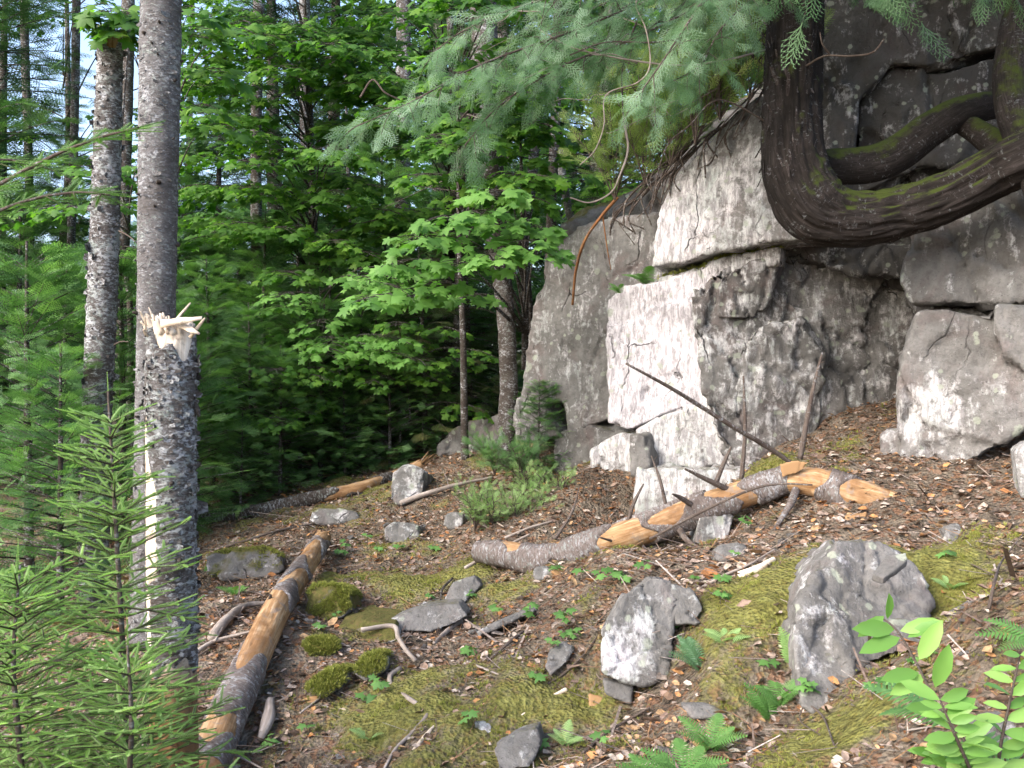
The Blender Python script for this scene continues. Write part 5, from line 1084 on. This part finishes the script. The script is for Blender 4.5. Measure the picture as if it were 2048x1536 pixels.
# leafy sapling with oval leaves at the lower right
ol = thing('leafy_sapling', 'sapling with fresh light green oval leaves leaning in at the lower right corner', 'sapling', P(2000,1640,1.9))
st_ = [[(1745,1235,2.05),(1770,1240,2.04),(1800,1270,2.02),(1840,1340,2.0),(1880,1420,1.98),(1940,1500,1.95),(2000,1640,1.9)], [(2040,1310,1.8),(2020,1400,1.8),(2000,1500,1.82),(1985,1640,1.85)], [(1880,1400,1.75),(1910,1470,1.75),(1950,1560,1.8)], [(1940,1540,1.8),(1890,1520,1.8),(1850,1500,1.8)]]
for pts in st_:
    V, F, at = tube([P(*q) for q in pts], [.0015, .003, .004], 7, 40); mk('stem', V, F, M_TWIG, ol, at)
r = np.random.default_rng(66)
lv = [(1768,1232,2.04,-25,215,.075),(1790,1258,2.03,-75,175,.10),(1800,1275,2.02,-70,195,.10),(1838,1345,2.0,-85,185,.09),(1775,1238,2.04,-5,90,.06),(1800,1262,2.03,40,20,.09),(1815,1275,2.02,60,35,.08),(1838,1320,2.0,50,70,.10),(1850,1350,2.0,-40,205,.09),(1870,1375,1.98,55,80,.10),
      (1880,1420,1.98,-60,170,.08),(1890,1440,1.98,50,40,.07),(1920,1470,1.96,-50,190,.08),(1930,1480,1.96,60,50,.08)]
LP, LX, LU, LS = [], [], [], []
for px, py, d, dx, ang, s in lv:
    a = math.radians(ang); LP.append(P(px, py, d)); LX.append(rows([math.cos(a), -.25, math.sin(a) * .9])); LU.append(rows([.1, -.75, .65]) + r.normal(0, .15, 3)); LS.append(s)
for pts in st_[1:]:
    C = catmull(np.array([P(*q) for q in pts]), 40)
    for j in range(0, 36, 3):
        for sg in (-1, 1):
            LP.append(C[j]); a = r.uniform(-.3, .6); LX.append(rows([sg * math.cos(a), r.uniform(-.5, .3), math.sin(a) + .2])); LU.append(rows([.1, -.7, .7]) + r.normal(0, .3, 3)); LS.append(r.uniform(.04, .075))
V, F, at = instance(OVAL, frames(LP, np.array(LX), np.array(LU), np.array(LS)), r.random(len(LP))); mk('leaves', V, F, L_OVAL, ol, at)
# the two light green saplings and the fir branch at the left
def sapling(label, top, base, dirs, seed, whorls, spread, mat=L_BRIGHT, name='spruce_sapling', seg=.085, top_brush=.12):
    r = np.random.default_rng(seed); a, b = np.asarray(top, float), np.asarray(base, float); root = thing(name, label, 'sapling', b); H = np.linalg.norm(a - b)
    C = catmull([b, b * .66 + a * .34 + r.normal(0, .012, 3), b * .3 + a * .7 + r.normal(0, .01, 3), a], 80); V, F, at = tube(C, [.010, .008, .006, .003], 9, 60, .12, 20); mk('stem', V, F, M_TWIG, root, at)
    MP, MX, MU, MS = [], [], [], []; W = []
    for k in range(7): u = 1 - .028 * (k + 1); MP.append(C[int(u * 79)]); MX.append(a - b); MU.append(r.normal(size=3)); MS.append((.1, .05, .05))
    for k in range(whorls):
        u = .97 - .93 * (k + 1) / whorls; c = C[int(u * 79)]; Lb = spread * min(1, .22 + 1.1 * (1 - u)) ; nb = r.integers(5, 8)
        for j in range(nb):
            az = 6.283 * j / nb + r.uniform(-.4, .4); el = .55 - .45 * (1 - u) + r.normal(0, .12); L = Lb * r.uniform(.6, 1.15)
            o = rows([math.cos(az) * math.cos(el), math.sin(az) * math.cos(el), math.sin(el)]); m = max(2, int(L / seg))
            B = c + o * L * np.linspace(0, 1, m + 1)[:, None] - rows([0, 0, 1]) * (.10 * L * np.linspace(0, 1, m + 1) ** 2)[:, None]; W.append(tube(B, [.003, .0012], 4, m + 1, cap=False))
            for i in range(m):
                T = B[i + 1] - B[i]; MP.append(B[i]); MX.append(T); MU.append(rows([0, 0, 1]) + r.normal(0, .2, 3)); q = seg * 1.15; MS.append((q, q, q))
                sd = unit(np.cross(T, (0, 0, 1)))
                if i < m - 0 and L > .1:
                    for sg in (-1, 1):
                        l2 = .55 * L * (1 - i / m) * r.uniform(.6, 1); k2 = max(1, int(l2 / (seg * .8))); dv = unit(unit(T) * .8 + sd * sg * .9 + rows([0, 0, .12])); pc = B[i] + T * r.uniform(.1, .9)
                        W.append(tube([pc, pc + dv * l2], [.0016, .0008], 4, 3, cap=False))
                        for g in range(k2):
                            MP.append(pc + dv * (g * l2 / k2)); MX.append(dv + rows([0, 0, r.normal(0, .08)])); MU.append(rows([0, 0, 1]) + r.normal(0, .2, 3)); q = min(seg, l2 / k2 * 1.25 + .015); MS.append((q, max(q, .085), max(q, .085)))
    V, F, at = instance(BRUSH, frames(MP, np.array(MX), np.array(MU), np.array(MS)), np.clip(r.normal(.55, .25, len(MP)), 0, 1)); mk('needles', V, F, mat, root, at, smooth=False)
    V, F, at = join([(w[0], w[1], {'bk': w[2]['bk']}) for w in W]); mk('branches', V, F, M_TWIG, root, at); return root
sapling('light green spruce sapling in front of the slim broken trunk, its bare tip pointing up', P(216,782,2.7), P(262,1640,2.7), None, 71, 26, .33)
sapling('low light green spruce sapling filling the lower left corner', P(40,1130,2.45), P(60,1760,2.45), None, 72, 22, .44)
sapling('small spruce sapling at the foot of the snapped trunk, just right of the taller one', P(255,1290,2.35), P(270,1760,2.4), None, 73, 11, .30)
sapling('pale green sapling cut by the left edge halfway down', P(-40,1130,3.1), P(-60,1560,3.1), None, 74, 13, .40)
offfir = thing('fir_tree', 'fir outside the left edge, one flat green branch reaching in front of the broken trunk', 'tree', P(-330,1500,3.4))
V, F, at = tube([P(-330,1560,3.4), P(-330,700,3.4), P(-325,-200,3.4), P(-320,-1200,3.4)], [.09,.08,.075,.06], 40, 200, .08, 12); mk('trunk', V, F, M_FIRBARK, offfir, {'bk': at['bk']})
r = np.random.default_rng(81)
BRUSH2 = brush(64, .16, .014); BRUSH2 = (BRUSH2[0] * (1, 1, .45), BRUSH2[1])
def firbranch(pts, n, size, seed):
    r = np.random.default_rng(seed); pp = [P(*q) for q in pts]; V, F, at = tube(pp, [.009, .006, .003], 8, 40, .1, 15); W = [(V, F, {'bk': at['bk']})]; C = catmull(np.array(pp), 60); MP, MX, MU, MS = [], [], [], []
    for j in range(n):
        i = min(57, int(60 * (.1 + .9 * j / n))); T = unit(C[i + 1] - C[i]); sd = unit(np.cross(T, (0, -.5, 1))); sg = 1 if j % 2 else -1; l = size * (1.1 - .7 * j / n) * r.uniform(.7, 1.1)
        dv = unit(T * .7 + sd * sg * .9 + rows([0, 0, -.12])); W.append((*tube([C[i], C[i] + dv * l], [.003, .001], 4, 4, cap=False)[:2], {'bk': np.zeros((16, 3))}))
        for g in range(8):
            if r.random() < .2: continue
            MP.append(C[i] + dv * l * (g + .3) / 8); s2 = 1 if g % 2 else -1; MX.append(dv + (np.cross(dv, (0, -.5, 1)) * s2 * r.uniform(.6, 1.1) if g < 7 else 0) + r.normal(0, .12, 3)); MU.append(rows([0, -.55, 1]) + r.normal(0, .2, 3)); MS.append(.13 * (1.1 - .08 * g) * r.uniform(.6, 1.15))
        for g in range(3): MP.append(C[i] + dv * l * g / 3); MX.append(dv); MU.append(rows([0, -.5, 1])); MS.append(max(.08, l / 2.6))
    MP.append(C[-3]); MX.append(C[-1] - C[-3]); MU.append(rows([0, -.5, 1])); MS.append(.14)
    V, F, at = instance(BRUSH2, frames(MP, np.array(MX), np.array(MU), np.array(MS)), np.clip(r.normal(.6, .25, len(MP)), 0, 1)); mk('foliage', V, F, L_BFIR, offfir, at, smooth=False)
    V, F, at = join(W); mk('branch', V, F, M_TWIG, offfir, at)
L_BFIR = leaf_mat('fresh_fir_needles', (.05, .11, .03), (.10, .21, .05), (.17, .32, .08), .3)
firbranch([(-330,560,3.3),(-160,460,3.2),(0,368,3.1),(110,310,3.05),(200,275,3.0),(278,255,2.95)], 22, .26, 1)
firbranch([(-330,640,3.3),(-160,520,3.25),(-40,440,3.2),(60,400,3.2),(150,385,3.2),(220,390,3.15)], 20, .22, 2)
firbranch([(-330,420,3.3),(-160,340,3.4),(0,320,3.5),(90,330,3.6)], 16, .26, 3)
for o in [o for o in COL.objects if o.parent is None and o.get('label') == 'x']: pass
